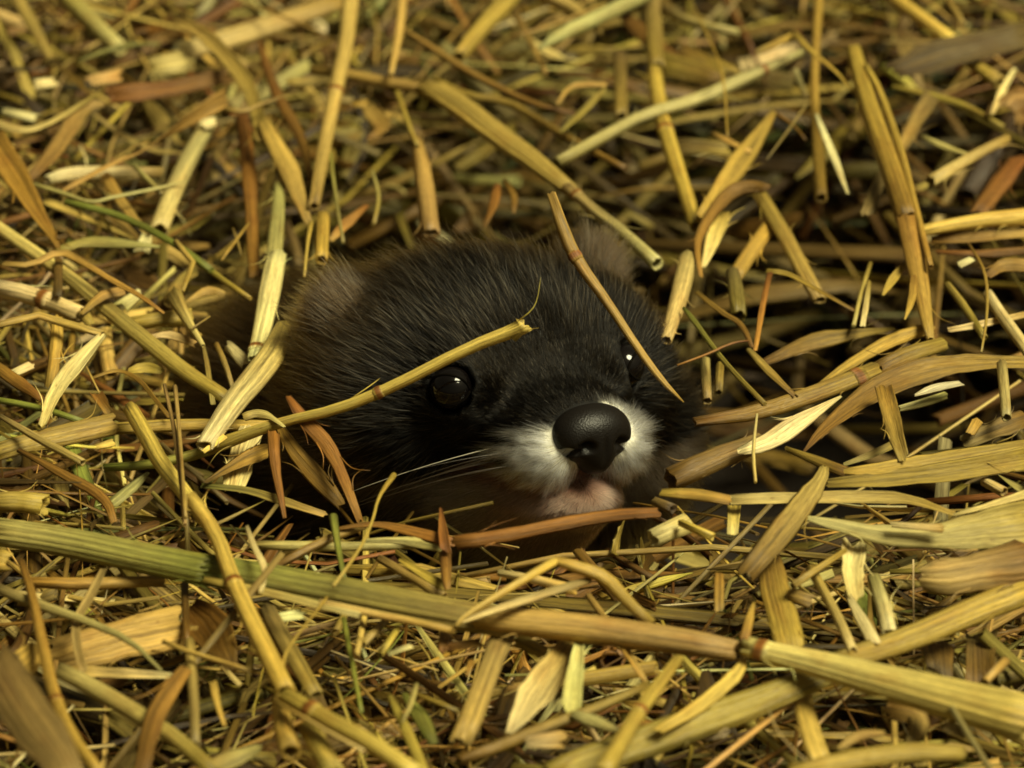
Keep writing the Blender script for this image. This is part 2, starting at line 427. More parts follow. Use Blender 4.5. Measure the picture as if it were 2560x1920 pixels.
def build_mink():
    root_loc = HO.copy()
    rootm = Matrix([[*HM[0], HO[0] * MM], [*HM[1], HO[1] * MM], [*HM[2], HO[2] * MM], [0, 0, 0, 1]])
    cc, LL, ww = coat(HV, rng)
    skin = cc * (0.55 + 0.25 * ww[:, None])
    pinkz = (LL < 2.2) & (HV[:, 0] > 6) & (HV[:, 2] < -10)
    me = raw_mesh('mink', HV, HF, simple_mat('mink_skin', (0, 0, 0), 0.6, 0.3, attr='col'), skin)
    root = link('mink', me, category='mink', label='young dark brown mink with white muzzle peering out of the straw')
    root.matrix_world = rootm
    # --- eyes
    em = simple_mat('wet_black_eye', (0.004, 0.003, 0.003), 0.06, 0.45)
    lidm = simple_mat('eyelid_skin', (0.004, 0.003, 0.002), 0.8, 0.03)
    for s, e in zip((1, -1), EYES):
        bm = bmesh.new(); bmesh.ops.create_uvsphere(bm, u_segments=40, v_segments=24, radius=EYE_R * MM)
        mm = bpy.data.meshes.new('eye'); bm.to_mesh(mm); bm.free(); mm.polygons.foreach_set('use_smooth', [True] * len(mm.polygons)); mm.materials.append(em)
        eo = link('eye', mm, loc=e, parent=root)
        # lid: an almond loop round the eyeball
        out = nrm(np.array([0.62, 0.78 * s, 0.10])); sx = nrm(np.cross([0, 0, 1.0], out)); uz = np.cross(out, sx)
        a = np.linspace(0, 2 * np.pi, 36)
        ring = np.array([e + out * math.sqrt(3.1 ** 2 - (2.95 * math.cos(t)) ** 2 - (2.15 * math.sin(t)) ** 2) + sx * 2.95 * math.cos(t) + uz * 2.15 * math.sin(t) for t in a])
        par = sweep(ring, np.full(36, 0.42), np.tile([0.02, 0.013, 0.009], (36, 1)), 'tube', rng, seg=8, face=out, hollow=False, cut=0, rib=0)
        lo = link('eyelid', make_mesh('eyelid', [par], lidm, e), loc=(0, 0, 0), parent=eo)
    # --- nose leather
    NC = np.array([16.9, 0, -5.0])
    def nose_sdf(p):
        d = sd_ell(p, NC + [0, 0, 0.35], (4.1, 6.0, 3.8))
        d = smin(d, sd_ell(p, NC + [0.3, 0, -2.9], (3.5, 2.7, 3.0)), 2.2)
        for s in (1, -1):
            d = smin(d, sd_ell(p, NC + [0.2, 3.4 * s, -0.9], (2.8, 2.3, 2.5)), 1.2)
        for s in (1, -1):                        # comma nostrils
            d = -smin(-d, sd_ell(p, NC + [4.0, 2.8 * s, -1.3], (1.7, 1.3, 1.0)), 0.4)
            d = -smin(-d, sd_ell(p, NC + [2.0, 4.6 * s, -1.9], (1.9, 1.5, 0.5)), 0.3)
        q = p - (NC + [4.6, 0, -3.0])            # groove down the middle
        d = -smin(-d, sd_ell(p, NC + [4.6, 0, -3.4], (1.1, 0.35, 3.4)), 0.5)
        return d
    nv, nf = star_mesh(NC, nose_sdf, 5, 9, 90)
    nm = simple_mat('nose_leather', (0.006, 0.0045, 0.0035), 0.42, 0.28, bump=(4200, 0.22))
    no = link('nose', raw_mesh('nose', nv - NC, nf, nm), loc=NC, parent=root)
    # --- fur as real hairs
    V = HV; F = np.array(HF)
    a, b, c = V[F[:, 0]], V[F[:, 1]], V[F[:, 2]]
    fn = np.cross(b - a, c - a); area = 0.5 * np.linalg.norm(fn, axis=1); 
    vn = np.zeros_like(V)
    for k in range(3): np.add.at(vn, F[:, k], fn)
    vn = nrm(vn)
    if np.mean(np.sum(vn * (V - HC), 1)) < 0: vn = -vn
    cen = (a + b + c) / 3
    dens = np.where(cen[:, 0] > 4, 190.0, np.where(cen[:, 0] > -32, 75.0, 18.0))
    w = area * dens
    cnt = int(min(w.sum(), 330000))
    fi = rng.choice(len(F), size=cnt, p=w / w.sum())
    r1 = np.sqrt(rng.random(cnt)); r2 = rng.random(cnt)
    B = np.stack([1 - r1, r1 * (1 - r2), r1 * r2], 1)
    P0 = (V[F[fi]] * B[:, :, None]).sum(1); Nn = nrm((vn[F[fi]] * B[:, :, None]).sum(1))
    keep = np.ones(cnt, bool)
    for e in EYES: keep &= np.linalg.norm(P0 - e, axis=1) > 3.05
    keep &= nose_sdf(P0) > 0.1
    P0, Nn = P0[keep], Nn[keep]
    cnt = len(P0)
    col, L, wm = coat(P0, rng)
    # combed away from the nose: back and outward, down under the jaw
    src = np.array([19.0, 0, -3.5])
    flow = P0 - src
    flow = nrm(flow) + np.array([-0.55, 0, 0.12])
    side = np.abs(P0[:, 1]) > 4
    low = (P0[:, 2] < -6)
    flow[:, 2] += np.where(low, -0.25, 0.05)
    # soft waves in the lie of the coat
    wob = np.stack([np.sin(P0[:, 1] * 0.55 + P0[:, 2] * 0.4), np.sin(P0[:, 0] * 0.5 + P0[:, 2] * 0.33 + 1), np.sin(P0[:, 0] * 0.42 + P0[:, 1] * 0.37 + 2)], 1) * 0.07
    mid = np.where(P0[:, 2] > -5, sstep(0, 9, np.abs(P0[:, 1])), 1.0)
    flow[:, 1] *= mid
    flow = flow + wob
    tan = nrm(flow - Nn * np.sum(flow * Nn, 1, keepdims=True))
    lift = np.clip(0.25 + 0.12 * rng.standard_normal(cnt), 0.08, 0.7)[:, None]
    lift = lift * np.where(P0[:, 0] > 3, 0.75, 1.0)[:, None]
    D0 = nrm(tan + Nn * lift * 1.6 + 0.12 * rng.standard_normal((cnt, 3)))
    D1 = nrm(tan + Nn * lift * 0.35 + 0.16 * rng.standard_normal((cnt, 3)))
    Lr = L * rng.uniform(0.65, 1.2, cnt)
    guard = rng.random(cnt) < np.where(P0[:, 0] < -6, 0.16, 0.08)
    Lr = np.where(guard & (P0[:, 0] < 4), Lr * 1.5, Lr)
    # clumping: tips drawn toward shared points
    cell = np.floor(P0 / 0.9).astype(int)
    hsh = (cell[:, 0] * 73856093 ^ cell[:, 1] * 19349663 ^ cell[:, 2] * 83492791) & 0xffff
    tab = np.random.default_rng(3).standard_normal((65536, 3))
    cl = tab[hsh]
    K = 5
    ts = np.linspace(0, 1, K)
    pts = np.empty((cnt, K, 3))
    for k, t in enumerate(ts):
        d = D0 * (t - 0.5 * t * t) * 1.0 + D1 * (0.5 * t * t) * 1.0
        pts[:, k] = P0 + d * Lr[:, None] * 1.0 + cl * ((0.05 + 0.13 * wm[:, None]) * t * t * Lr[:, None]) 
    base = col * np.exp(0.42 * rng.standard_normal((cnt, 1)))
    dk = (wm > 0.3) & (rng.random(cnt) < 0.06)
    base[dk] = base[dk] * np.array([0.22, 0.17, 0.12])
    tipc = base.copy()
    gm = guard & (wm < 0.3)
    pale = gm & (rng.random(cnt) < 0.18)
    tipc[gm] = tipc[gm] * 0.3 + np.array([0.18, 0.13, 0.07]) * rng.uniform(0.15, 1.3, (gm.sum(), 1))
    tipc[pale] = np.array([0.42, 0.35, 0.24]) * rng.uniform(0.5, 1.0, (pale.sum(), 1))
    colp = base[:, None, :] * (1 - ts[None, :, None]) + tipc[:, None, :] * ts[None, :, None]
    hc = bpy.data.hair_curves.new('fur'); hc.add_curves([K] * cnt)
    hc.attributes['position'].data.foreach_set('vector', (pts * MM).astype(np.float32).ravel())
    ra = hc.attributes.get('radius') or hc.attributes.new('radius', 'FLOAT', 'POINT')
    rw = np.where(guard, 0.040, 0.030)[:, None] * np.array([1, 0.95, 0.8, 0.55, 0.12])[None]
    rw = rw * np.where(P0[:, 0] > 4, 0.8, 1.0)[:, None]
    ra.data.foreach_set('value', (rw * MM).astype(np.float32).ravel())
    ca = hc.attributes.new('col', 'FLOAT_COLOR', 'POINT')
    ca.data.foreach_set('color', np.concatenate([np.clip(colp, 0, 0.95), np.ones((cnt, K, 1))], 2).astype(np.float32).ravel())
    m, n, l = new_mat('mink_fur')
    out = n.new('ShaderNodeOutputMaterial'); hp = n.new('ShaderNodeBsdfHairPrincipled'); hp.parametrization = 'COLOR'
    at = n.new('ShaderNodeAttribute'); at.attribute_name = 'col'; l.new(at.outputs['Color'], hp.inputs['Color'])
    hp.inputs['IOR'].default_value = 1.27; hp.inputs['Roughness'].default_value = 0.3; hp.inputs['Radial Roughness'].default_value = 0.5
    if 'Random Roughness' in hp.inputs: hp.inputs['Random Roughness'].default_value = 0.2
    l.new(hp.outputs[0], out.inputs[0])
    hc.materials.append(m)
    link('fur', hc, loc=(0, 0, 0), parent=root)
    # --- whiskers
    wmat = simple_mat('whisker_hair', (0.5, 0.45, 0.35), 0.35, 0.6, attr='col')
    for s in (1, -1):
        for k in range(8):
            r0 = np.array([12.5 - 1.6 * (k % 4), 7.2 * s, -7.5 - 1.7 * (k // 4) - 0.4 * (k % 3)])
            d = nrm(np.array([-0.35 + 0.25 * rng.random(), 0.95 * s, 0.10 - 0.32 * rng.random()]))
            Lw = rng.uniform(13, 24)
            t = np.linspace(0, 1, 9)[:, None]
            pth = r0 + d * Lw * t + np.array([-0.30, 0, -0.28]) * Lw * t ** 2 * rng.uniform(0.4, 1)
            cw = np.array([0.6, 0.55, 0.42]) if (k == 3) else np.array([0.05, 0.035, 0.02])
            par = sweep(pth, np.linspace(0.13, 0.025, 9), np.tile(cw, (9, 1)), 'tube', rng, seg=5, hollow=False, cut=0, rib=0, face=np.array([0.1, 0.2, 1.0]))
            link('whisker', make_mesh('whisker', [par], wmat, r0), loc=r0, parent=root)
build_mink()

def in_mink(p, grow):
    """True where world points (mm) come closer to the animal than grow."""
    return sdf(w2h(p)) < grow
# ------------------------------------------------------------------ the straws one can pick out, one line each
# kind crop | path | widths | colours | height above the bed, mm (start>end) | label | options
DATA = """
T A|2160,-30 2120,300 2060,560 1990,900 1930,1270|95 88 88 80 66|straw>tan|12>7|long straight tan stalk slanting from the top edge down towards the near ear|node=0.52
T A|1985,1330 1975,1600|80 76|gold|6>7|short gold stub standing just behind the near ear|
T B|-60,430 180,460 420,510 560,530 640,560|55 66 72 74 60|olive>tan|6|big flattened tan stalk with grey green stem sloping down past the far ear|s=1
T B|620,530 760,580 1000,760 1300,980 1540,1170|100 150 158 140 92|tan>tan|7>6|x|f=0.45 rib=0.09 part=sheath
T B|1520,1160 1600,1220 1700,1310 1850,1420 2070,1620|84 70 76 80 92|pink>mint|6>8|x|node=0.03 part=internode
B A|930,410 1160,370|120 140|pale|3|square pale flake at the end of the wide flat stalk|
T A|1130,310 1400,240 1800,110 2110,0|110 135 130 110|sage>olive|4|wide flat sage stalk lying against the top edge|f=0.5
B A|1060,100 1250,200 1400,360 1500,490 1570,640 1620,860|30 80 90 80 70 84|tan>olive|8>7|tan ribbed leaf hanging down beside the wide flat stalk|
B A|1620,740 1700,900 1790,1080 1900,1380|70 110 120 44|gold>tan|8>6|broad gold leaf with dark ribs ending at the knot by the ear|
G A|1910,1370 1890,1480 1870,1700|34 20 16|gold>straw|9>9|thin gold stem dropping from the knot behind the ear|
T A|1715,1130 1700,1400 1680,1620|60 92 96|sage>pale|5>6|ribbed pale sage stalk standing behind the bright broken stalk|f=0.6
T D|1700,40 1660,240 1630,420 1560,680|110 130 120 80|cream>cream|8>9|cream broken stalk with a jagged top leaning by the cheek|f=0.6 node=0.96
T D|1745,480 1690,640 1560,800 1420,960 1260,1220|100 165 168 150 110|yellow>cream|10>12|bright yellow frayed stalk, thickest one beside the cheek|f=0.7 rib=0.07
C D|1390,1150 1250,1250|46 30|yellow|12|x|part=splinter
T A|1280,760 1180,930 1080,1150 975,1420|96 112 116 120|mint>pale|6|smooth pale mint stalk with open broken top|f=0.85
C A|1330,740 1250,770|60 70|cream|8|x|part=broken_cap
C A|905,1430 870,1550|60 110|cream|5|triangular cream flake below the pale mint stalk|
B A|390,1170 700,990 880,930 1050,800 1250,680 1390,600|30 44 30 80 100 90|tan>tan|8|long twisted tan leaf stretching towards the wide flat stalk|tw=2.2
G A|190,1130 400,1190 560,1250 700,1210 1010,1150 1150,1110|34 26 24 26 22 8|sage>mint|8|thin kinked sage grass blade crossing the cream gleaming stub|
G A|400,1240 700,1310 900,1400 1080,1500 1300,1660|48 50 52 50 48|green>green|10>8|long dull green stem running below the pale mint stalk|
G D|1180,60 1360,190 1540,310|46 44 30|green>olive|7|green stem end fading behind the broken cream stalk|
B A|-60,860 100,1080 220,1290 310,1430 360,1530|160 150 90 50 20|amber>amber|11>9|glowing amber ribbed leaf entering from the left edge|rib=0.09
B A|640,640 520,640 420,800 330,940 180,1100|40 80 100 90 46|tan>brown|7|curved brownish leaf bending down near the cream gleaming stub|
B A|690,590 1000,550 1400,470|110 115 100|rust>brown|4|wide dark rust leaf lying under the twisted tan leaf|
T A|290,1110 420,1070 650,1060 1000,1060|60 90 84 60|cream>tan|5>3|short cream gleaming stub half hidden in the straw|spec=1
B A|345,1540 500,1480 700,1490 980,1515|50 72 64 14|olive>sage|8|soft sage leaf tapering to a point under the dull green stem|
T W|-30,560 145,705 260,840 300,860 500,1040 600,1110|78 84 84 78 92 92|cream>pale|9|long creased pale stalk running down from the left edge to the bright broken stalk|use=skip
T D|-320,-330 180,6 400,160 620,340 900,570 1130,760 1400,930|74 78 84 92 100 96 84|pale>olive|9>7|long creased pale stalk sloping down towards the bright broken stalk|f=0.6 rib=0.10
B A|1480,690 1540,1100 1560,1700|80 86 60|rust>brown|2|dark rust leaf standing in shade behind the gold ribbed leaf|
B A|1590,250 1650,450 1720,620 1860,850 1910,1120|26 60 66 56 30|rust>brown|4|narrow rust leaf curving between two upright stalks at the top|
T A|390,-40 560,130 740,300|116 110 90|olive>pale|3|blurred olive stalk slanting in from the top edge|
B A|100,-20 220,180 330,390|80 70 40|tan|5|blurred tan leaf hanging at the upper left corner|
B A|310,360 450,480 560,580|26 34 20|dark>brown|6|short dark curled leaf tip beside the cream flakes|
G A|480,380 650,310 830,270 980,272|26 36 34 22|green>green|6|short dark green bent stem above the cream flakes|
T A|820,1015 1000,1200|30 34|sage>tan|7|small sage straw crossing in front of the pale mint stalk|
B A|640,1070 750,1250 900,1430|60 64 40|amber>tan|5|small amber leaf under the kinked sage blade|
T D|1080,-40 1185,90 1120,270|34 36 26|tan>gold|9|thin bent tan straw pointing at the frayed tan stump|s=0
G A|2030,940 2060,1200 2110,1490|22 22 20|green>sage|8|fine green stem running beside the long straight tan stalk|
G A|1500,30 1700,80 2030,230 2212,330|20 18 18 12|tan|8|fine tan thread crossing the wide flat sage stalk|
B A|-40,750 100,800 240,785 420,690 620,560|50 50 40 34 20|pale>olive|8|pale arched blade beside the cluster of cream flakes|
G A|1385,670 1500,690 1600,640 1820,565|36 30 22 12|straw>tan|10|little crooked twig crossing the hanging ribbed leaf|
C A|215,520 340,500|90 60|cream|5|cream flake topmost of the blurred cluster|
C A|545,500 745,465|80 94|pale>tan|5|tan streaked flake next to the short dark green stem|
C A|25,680 210,720|60 80|cream|6|white edged flake lowest of the blurred cluster|
T B|510,180 760,340 960,470 1300,640 1560,700|30 48 48 44 30|tan>brown|6>5|slim tan stalk above the big flattened one, nearly parallel|
T B|700,480 900,590 1150,620 1350,740 1540,860 1880,1040|30 50 56 52 54 40|olive>brown|6>4|dull brown stalk wedged against the upper side of the flattened one|
T B|2020,-40 1700,110 1500,200 1345,300|88 92 84 20|mint>mint|7>8|mint green stalk with a slant cut tip at the top edge|
T B|1190,-30 1000,160 850,350|116 110 80|olive>gold|3|blurred golden stalk slanting down from the top edge|
T B|510,-40 490,180 435,460|62 56 30|tan>straw|9|upright tan straw crossing above the grey green stem|
T C|850,318 520,470 200,620 -110,700 -410,860 -660,1000|40 80 84 78 74 70|mint>sage|8>6|slender mint green stalk with a red node sloping over the hollow|node=0.28
B B|1460,640 1540,515 1760,520|20 34 30|tan|8|folded tan blade tip forming a small triangle|
B B|1755,540 1620,680 1480,810|20 54 20|tan>olive|8|pointed tan blade hanging from the small triangle|
T B|2040,-40 2050,200 2070,420|100 104 96|grey>olive|4|upright greyish stalk at the top edge beside the mint green one|
T C|-60,430 -20,700 20,840 90,1060 200,1390|88 90 96 92 84|gold>gold|6>4|golden bent stalk passing under the slender mint green one|node=0.42
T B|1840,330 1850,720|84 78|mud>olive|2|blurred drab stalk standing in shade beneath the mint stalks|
T B|600,860 640,1100 685,1430|60 108 104|tan>pink|4>5|tan split stalk standing upright right behind the crown of the head|f=0.6 rib=0.1
T B|465,540 540,760 600,900|34 36 28|olive>tan|5|thin drab straw leading down to the split stalk|
T M|1435,-30 1500,170 1560,290 1700,480 1830,680 1940,830 2045,932|40 62 56 42 38 34 6|tan>gold|d5>d12|gold tapering straw slanting down across the far eye|node=0.32
T M|1308,572 1290,590 1050,680 700,860 450,965 200,1020 0,1090 -160,1150|90 66 54 54 50 46 60 66|yellow>olive|d20>d12|straw with a flared tip lying across the brow over the near eye|node=0.55
T D|1500,1160 1300,1240 1130,1290 900,1335 640,1350|64 66 66 60 50|olive>green|9>5|olive stem emerging below the bright frayed stalk|
T B|1360,-30 1500,20 1640,110 1730,210|100 96 60 24|pale>olive|5|pale blurred stalk crossing beneath the mint stalk with cut tip|
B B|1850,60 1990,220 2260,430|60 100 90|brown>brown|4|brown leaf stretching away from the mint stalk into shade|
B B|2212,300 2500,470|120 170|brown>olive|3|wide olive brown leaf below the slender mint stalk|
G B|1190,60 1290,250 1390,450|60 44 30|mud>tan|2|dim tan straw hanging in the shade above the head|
T C|1165,300 1250,620 1380,980 1495,1350|84 112 128 128|gold>amber|15>13|thick golden amber stalk with a split top and bent foot, tallest over the hollow|rib=0.07 f=0.75
T C|1495,1350 1560,1700 1640,2090|128 120 50|amber>gold|13>9|x|part=internode rib=0.07 f=0.7
T C|1240,400 1330,560 1450,900 1540,1250 1640,1640|30 40 44 44 34|gold>amber|16>13|x|part=splinter
B C|800,195 900,310 1080,450 1200,620|34 38 34 44|gold>gold|13>13|narrow folded gold ribbon curling to meet the tallest stalk|tw=1.2
B C|790,215 640,290 560,325|40 44 24|gold>olive|12|x|part=leaf_tip
T C|1370,-40 1580,110 1790,280|84 86 92|gold>yellow|6|golden stalk coming in from the top edge, half covered by a dark leaf|
T C|1890,390 2070,510|78 90|gold|5|x|part=internode
B C|1400,440 1600,380 1800,320 2260,210|100 170 190 170|dark>mud|8|broad dark weathered leaf at the upper right edge|rib=0.1 curl=0.4
B C|935,700 1040,950 1130,1190|20 58 16|white>cream|9|gleaming white splinter hanging in the dark hollow|
C C|805,425 875,600|34 30|cream>grey|8|small white chip above the gleaming splinter|
T C|955,-40 930,300 920,600 950,900 965,1220|54 50 50 66 74|olive>olive|5>2|tall olive stem standing behind the gleaming white splinter|
B C|675,685 540,900 400,1090 240,1340|30 116 122 90|olive>gold|8>7|broad olive gold leaf with a pointed top above the hollow|curl=0.1
B C|370,1300 330,1400 240,1640|60 112 30|yellow>cream|6|yellow pointed leaf below the brown arch|
B C|640,1160 560,1140 430,1160 320,1270 240,1400 200,1500 230,1700|60 76 84 70 56 44 30|brown>amber|10>8|arched brown leaf curling over beside the far cheek|tw=0.6
T C|590,1190 700,1380 860,1670 960,1840|92 96 100 90|olive>tan|7>4|olive cut stalk leaning into the black hollow|f=0.55
T C|650,1390 540,1540 420,1720|96 100 96|gold>olive|5>3|short olive gold stalk crossing under the brown arch|f=0.5
T C|2110,850 1900,960 1640,1115|54 68 84|tan>pale|9|stubby tan straw with a clean cut end near the right edge|
T C|1570,1420 1900,1360 2260,1330|70 84 110|yellow>yellow|8|bright yellow straw reaching the right edge|
B C|1640,590 1540,760 1460,910|100 96 60|grey>tan|8|greyish split flake with a forked top beside the tallest stalk|rib=0.09
B C|1345,1060 1240,1320|66 90|grey>grey|9|flat grey flake showing behind the tallest stalk|
B C|1400,530 1620,570 1860,650 2080,780|30 46 46 36|olive>olive|7|long arched olive blade crossing near the right edge|
B C|1585,835 1720,900 1880,950|24 46 20|mint>sage|8|pale mint sliver resting under the arched olive blade|
B C|2160,420 2080,560 2015,700|24 50 24|cream>pale|9|thin pale sliver standing beside the brown husk|
B C|2080,700 2150,640 2270,600|160 260 280|pink>brown|8|round pinkish brown husk cut by the right edge|curl=0.9
G C|150,-20 260,200 370,450 390,840|12 14 13 12|olive>gold|12|hair thin golden thread hanging above the arch|
B C|-40,370 200,440 340,490|150 160 60|olive>brown|4|dull gold leaf tip under the slender green stalk|
T C|0,60 200,150 460,200|56 60 46|grey>sage|5|blurred greenish straw near the top edge above the thin thread|
G C|870,650 750,820 630,980|16 14 12|grey|10|thin dark twig slanting from the small white chip|
T C|1740,-20 1840,160|42 38|tan|7|short tan straw upright at the top edge by the golden stalk|
B C|300,815 420,880 530,930|26 40 36|tan|8|little tan flake resting on the olive gold leaf|
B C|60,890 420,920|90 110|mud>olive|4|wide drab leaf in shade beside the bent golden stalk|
G C|690,700 800,770 870,860|24 20 12|amber>brown|7|amber stem springing from the tip of the olive gold leaf|
T D|-40,240 200,290 500,410|106 112 104|cream>pale|8|thick smooth cream stalk from the left edge with a frayed end|node=0.5
C D|500,390 560,470|90 50|tan>olive|9|x|part=frayed_end
T D|-40,480 240,415 400,465 630,530|44 46 52 44|tan>straw|12>11|kinked tan straw with a pale bent end, crossing the thick cream stalk|s=0
B D|632,530 480,700 340,880 260,1090|40 92 88 46|cream>pale|11>9|x|curl=0.5 s=1 part=sheath
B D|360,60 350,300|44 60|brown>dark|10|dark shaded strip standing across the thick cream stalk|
B D|350,420 345,600 310,850|66 76 70|gold>gold|10>6|upright golden strip under the kinked tan straw|curl=0.5
B D|-60,700 120,830 270,940|70 80 30|amber>rust|8|rust leaf slanting in at the left edge under the golden strip|
C D|80,770 190,715|56 66|cream|7|small cream stub gleaming near the left edge|
T D|800,985 900,1160 1000,1340 1130,1500 1280,1690|92 98 98 92 92|gold>yellow|10>13|golden stalk with a clean round cut end below the creased stalk|f=0.9
T F|1170,0 1330,220 1420,480 1500,660 1600,870 1760,1200|90 92 96 108 116 118|yellow>gold|13>14|bent golden stalk crossing over the thick green foreground stalk|node=0.42 s=1
T G|-210,1215 0,1340 300,1500 600,1700|112 108 112 112|gold>yellow|14|golden foreground stalk running down to the bottom edge|node=0.02
T F|1715,1240 1740,1400 1790,1570|90 112 128|yellow>gold|10|yellow stump hanging from the joint of the golden stalks|
T D|1010,840 1070,1100 1110,1400 1135,1700|22 28 30 26|grey>tan|15>15|hair thin grey straw standing upright before the golden stalk|
T F|1140,-20 1155,330|26 30|tan>grey|14>9|x|part=internode
T D|1075,850 1100,1100 1120,1380 1140,1660|26 24 22 20|pink>tan|16>16|twin of the thin upright straw, pinkish and touching it|
T F|1135,530 1150,900|46 44|dark>brown|6|dark thin straw showing under the thick foreground stalk|
T D|690,1110 1100,1085 1660,1090|78 84 62|olive>gold|6|olive gold stalk lying level behind the round cut end|f=0.7
T D|-60,1270 200,1190 450,1140 700,1085|120 130 150 150|olive>tan|7|wide olive stalk from the left edge with a ragged open end|f=0.5 rib=0.08
C D|590,1220 690,1195|40 56|yellow|8|tiny bright chip below the ragged open end|
T D|0,1035 250,1180 510,1320|30 52 48|pink>tan|10|pinkish tan straw lying across the wide olive stalk|
B D|110,1240 380,1380 650,1530 700,1690|30 58 62 40|brown>amber|8|brown leaf bending down below the pinkish tan straw|
B D|1770,910 1870,1060 2000,1190 2090,1360 2212,1680|36 84 88 66 40|rust>amber|14>6|long rust leaf curving down before the jaw|rib=0.08
B D|1710,1080 1800,1240 1960,1420 2100,1580|40 90 112 60|amber>brown|10>4|broad brown leaf tucked under the long rust one|
B D|1680,1130 1690,1350 1750,1660|70 60 24|rust>rust|12>7|upright narrow rust blade at the corner of the jaw|
B D|1490,1040 1570,1010 1660,1030 1750,1100|50 60 50 20|tan>pale|13|small looped tan blade resting on the straw over the eye|
B D|1540,1120 1480,1280 1430,1480|150 140 120|cream>pale|6|ribbed cream flake standing below the bright frayed stalk|rib=0.08
B D|1640,1240 1500,1300 1260,1440|100 90 24|amber>brown|8|amber folded leaf crossing the ribbed cream flake|
T D|1070,290 1150,440 1250,600|104 60 24|tan>pale|9|frayed tan stump pointing down beneath the bent thin straw|rib=0.12
B D|740,360 860,270|100 60|sage>cream|6|pale sage flake next to the arched tan leaf|
B D|500,400 620,290 760,260|30 66 70|olive>tan|10|arched tan leaf hooking over the creased pale stalk|
T D|790,465 1000,440 1170,425|80 98 112|gold>gold|5|fat golden stub lying level behind the creased pale stalk|
B D|940,540 1050,525 1200,590|30 62 40|cream>tan|7|rounded cream shell of straw below the fat golden stub|
B D|790,755 900,730 1000,760|30 76 30|gold>olive|6|dull gold leaf in the dark gap under the creased stalk|
T D|1330,590 1380,700 1430,860|32 36 30|olive>sage|7|short olive straw leaning at the bright frayed stalk|
B D|1250,600 1280,750 1310,960|22 34 30|tan>olive|7|thin tan blade parallel to the short olive straw|
C D|1395,590 1530,720|70 100|cream|5|striped cream chip tucked behind the bright stalk|rib=0.1
B D|560,800 720,740 850,800 930,900 1040,1040|20 26 26 26 20|amber>amber|8|thin amber stem arching over the dark gap|
C D|590,890 670,1010|80 60|rust>brown|7|rust coloured flake under the pale folded leaf|
B D|690,1570 830,1450 910,1380|70 70 20|sage>mint|8|pale sage pointed flake above the green foreground stalk|
T D|-40,1565 120,1560 275,1580|124 124 134|tan>gold|7|thick tan stalk end near the left edge just above the green one|
G D|-40,930 250,980 520,1070|44 46 40|green>green|7|dark green stem beneath the pale folded leaf|
B D|1240,1460 1500,1480 1750,1560 2000,1640|30 46 60 40|green>tan|7|greenish blade lying level under the upright rust blade|
B D|20,95 200,105 370,10 520,95 700,205 860,290 1010,400|30 38 44 40 36 30 14|tan>amber|12|tan leaf folded into a peak over the creased pale stalk|s=1
B D|1150,330 1270,250 1380,280|30 60 30|tan|6|tan curled flake beside the frayed tan stump|
G D|1170,500 1290,420|14 12|tan|10|tiny tan sliver near the fat golden stub|
G D|530,730 610,890|16 12|straw|11|tiny straw needle under the pale folded leaf|
T F|-50,200 400,265 800,350 1200,430 1290,445|165 172 178 186 186|sage>green|9>10|thick ribbed stalk, green turning gold, crossing the whole foreground|f=0.6 rib=0.06
T F|1560,500 2212,600 2600,690 3100,770|180 190 178 168|tan>tan|10>10|grooved middle stretch of the thick foreground stalk|f=0.62 rib=0.06 use=skip
T F|1270,440 1700,510 2212,605 2700,700 3130,770|186 190 190 184 172|green>tan|10|x|f=0.62 rib=0.07 part=sheath
T G|950,735 1400,770 2212,880 2560,935|140 176 168 120|tan>pink|10.5|x|f=0.9 part=internode
T H|500,905 640,945 1000,1030 1600,1190 2280,1370|120 128 170 230 300|pale>straw|11>13|x|f=0.7 rib=0.05 node=0.01 part=internode
B F|1255,500 1600,570 1900,640 2212,715|40 48 48 44|gold>pale|13|pale gold strand resting along the middle of the foreground stalk|
T G|0,640 300,705 600,765 825,815|44 44 44 40|pale>gold|13|slim gold strand end lying before the thick stalk|
T G|835,790 890,725 1150,560 1445,385|20 30 46 54|straw>yellow|14>17|kinked golden straw rising to a peak in front of the chin|
T G|1440,385 1600,430 1760,490 1900,650 2040,770|56 78 90 72 56|gold>olive|17>11|x|s=1 part=internode
B G|850,765 1200,640 1500,545 1660,500|30 56 60 50|cream>grey|14|pale blade lying just under the kinked golden straw|curl=0.4
T G|1095,460 1400,520 1570,565|44 60 66|cream>gold|8|small blunt straw under the raised kink below the chin|
B G|100,190 330,150 560,200 830,270|24 34 72 84|amber>rust|9>10|long twisted rust orange leaf stretched right under jaw and chin|rib=0.1
B G|810,270 1100,240 1500,150 1800,95 2095,85|90 84 84 82 66|rust>rust|10>12|x|curl=0.45 part=leaf_blade
B G|740,60 755,200 770,330|16 50 66|rust>rust|11|red brown spike standing over the twisted orange leaf|
B G|770,320 770,440 785,560|70 60 40|rust>amber|10|red brown leaf hanging down to the foreground stalk|
B G|775,820 770,950|70 84|pink>rust|6|pinkish end of a leaf below the foreground stalk|
T M|708,1268 635,1370 615,1470 560,1600 430,1780|28 14 14 14 15|gold>straw|14>15|curving thin golden seed stem with a bulb tip before the jaw|s=2
T F|2010,610 1950,690 1780,900 1735,1010 1745,1110|14 15 17 17 14|gold>yellow|14|x|s=2 part=stem
G G|80,110 110,300 150,500|52 38 30|green>green|10|fresh green stem poking up above the foreground stalk|
G G|145,740 200,1020 255,1320|30 30 26|green>green|8|fresh green stem hanging below the foreground stalk|
T G|1130,820 1040,1050 950,1300 860,1500|128 122 132 124|grey>tan|8>7|flat greyish ribbed stalk slanting below the foreground stalk|f=0.35 rib=0.09
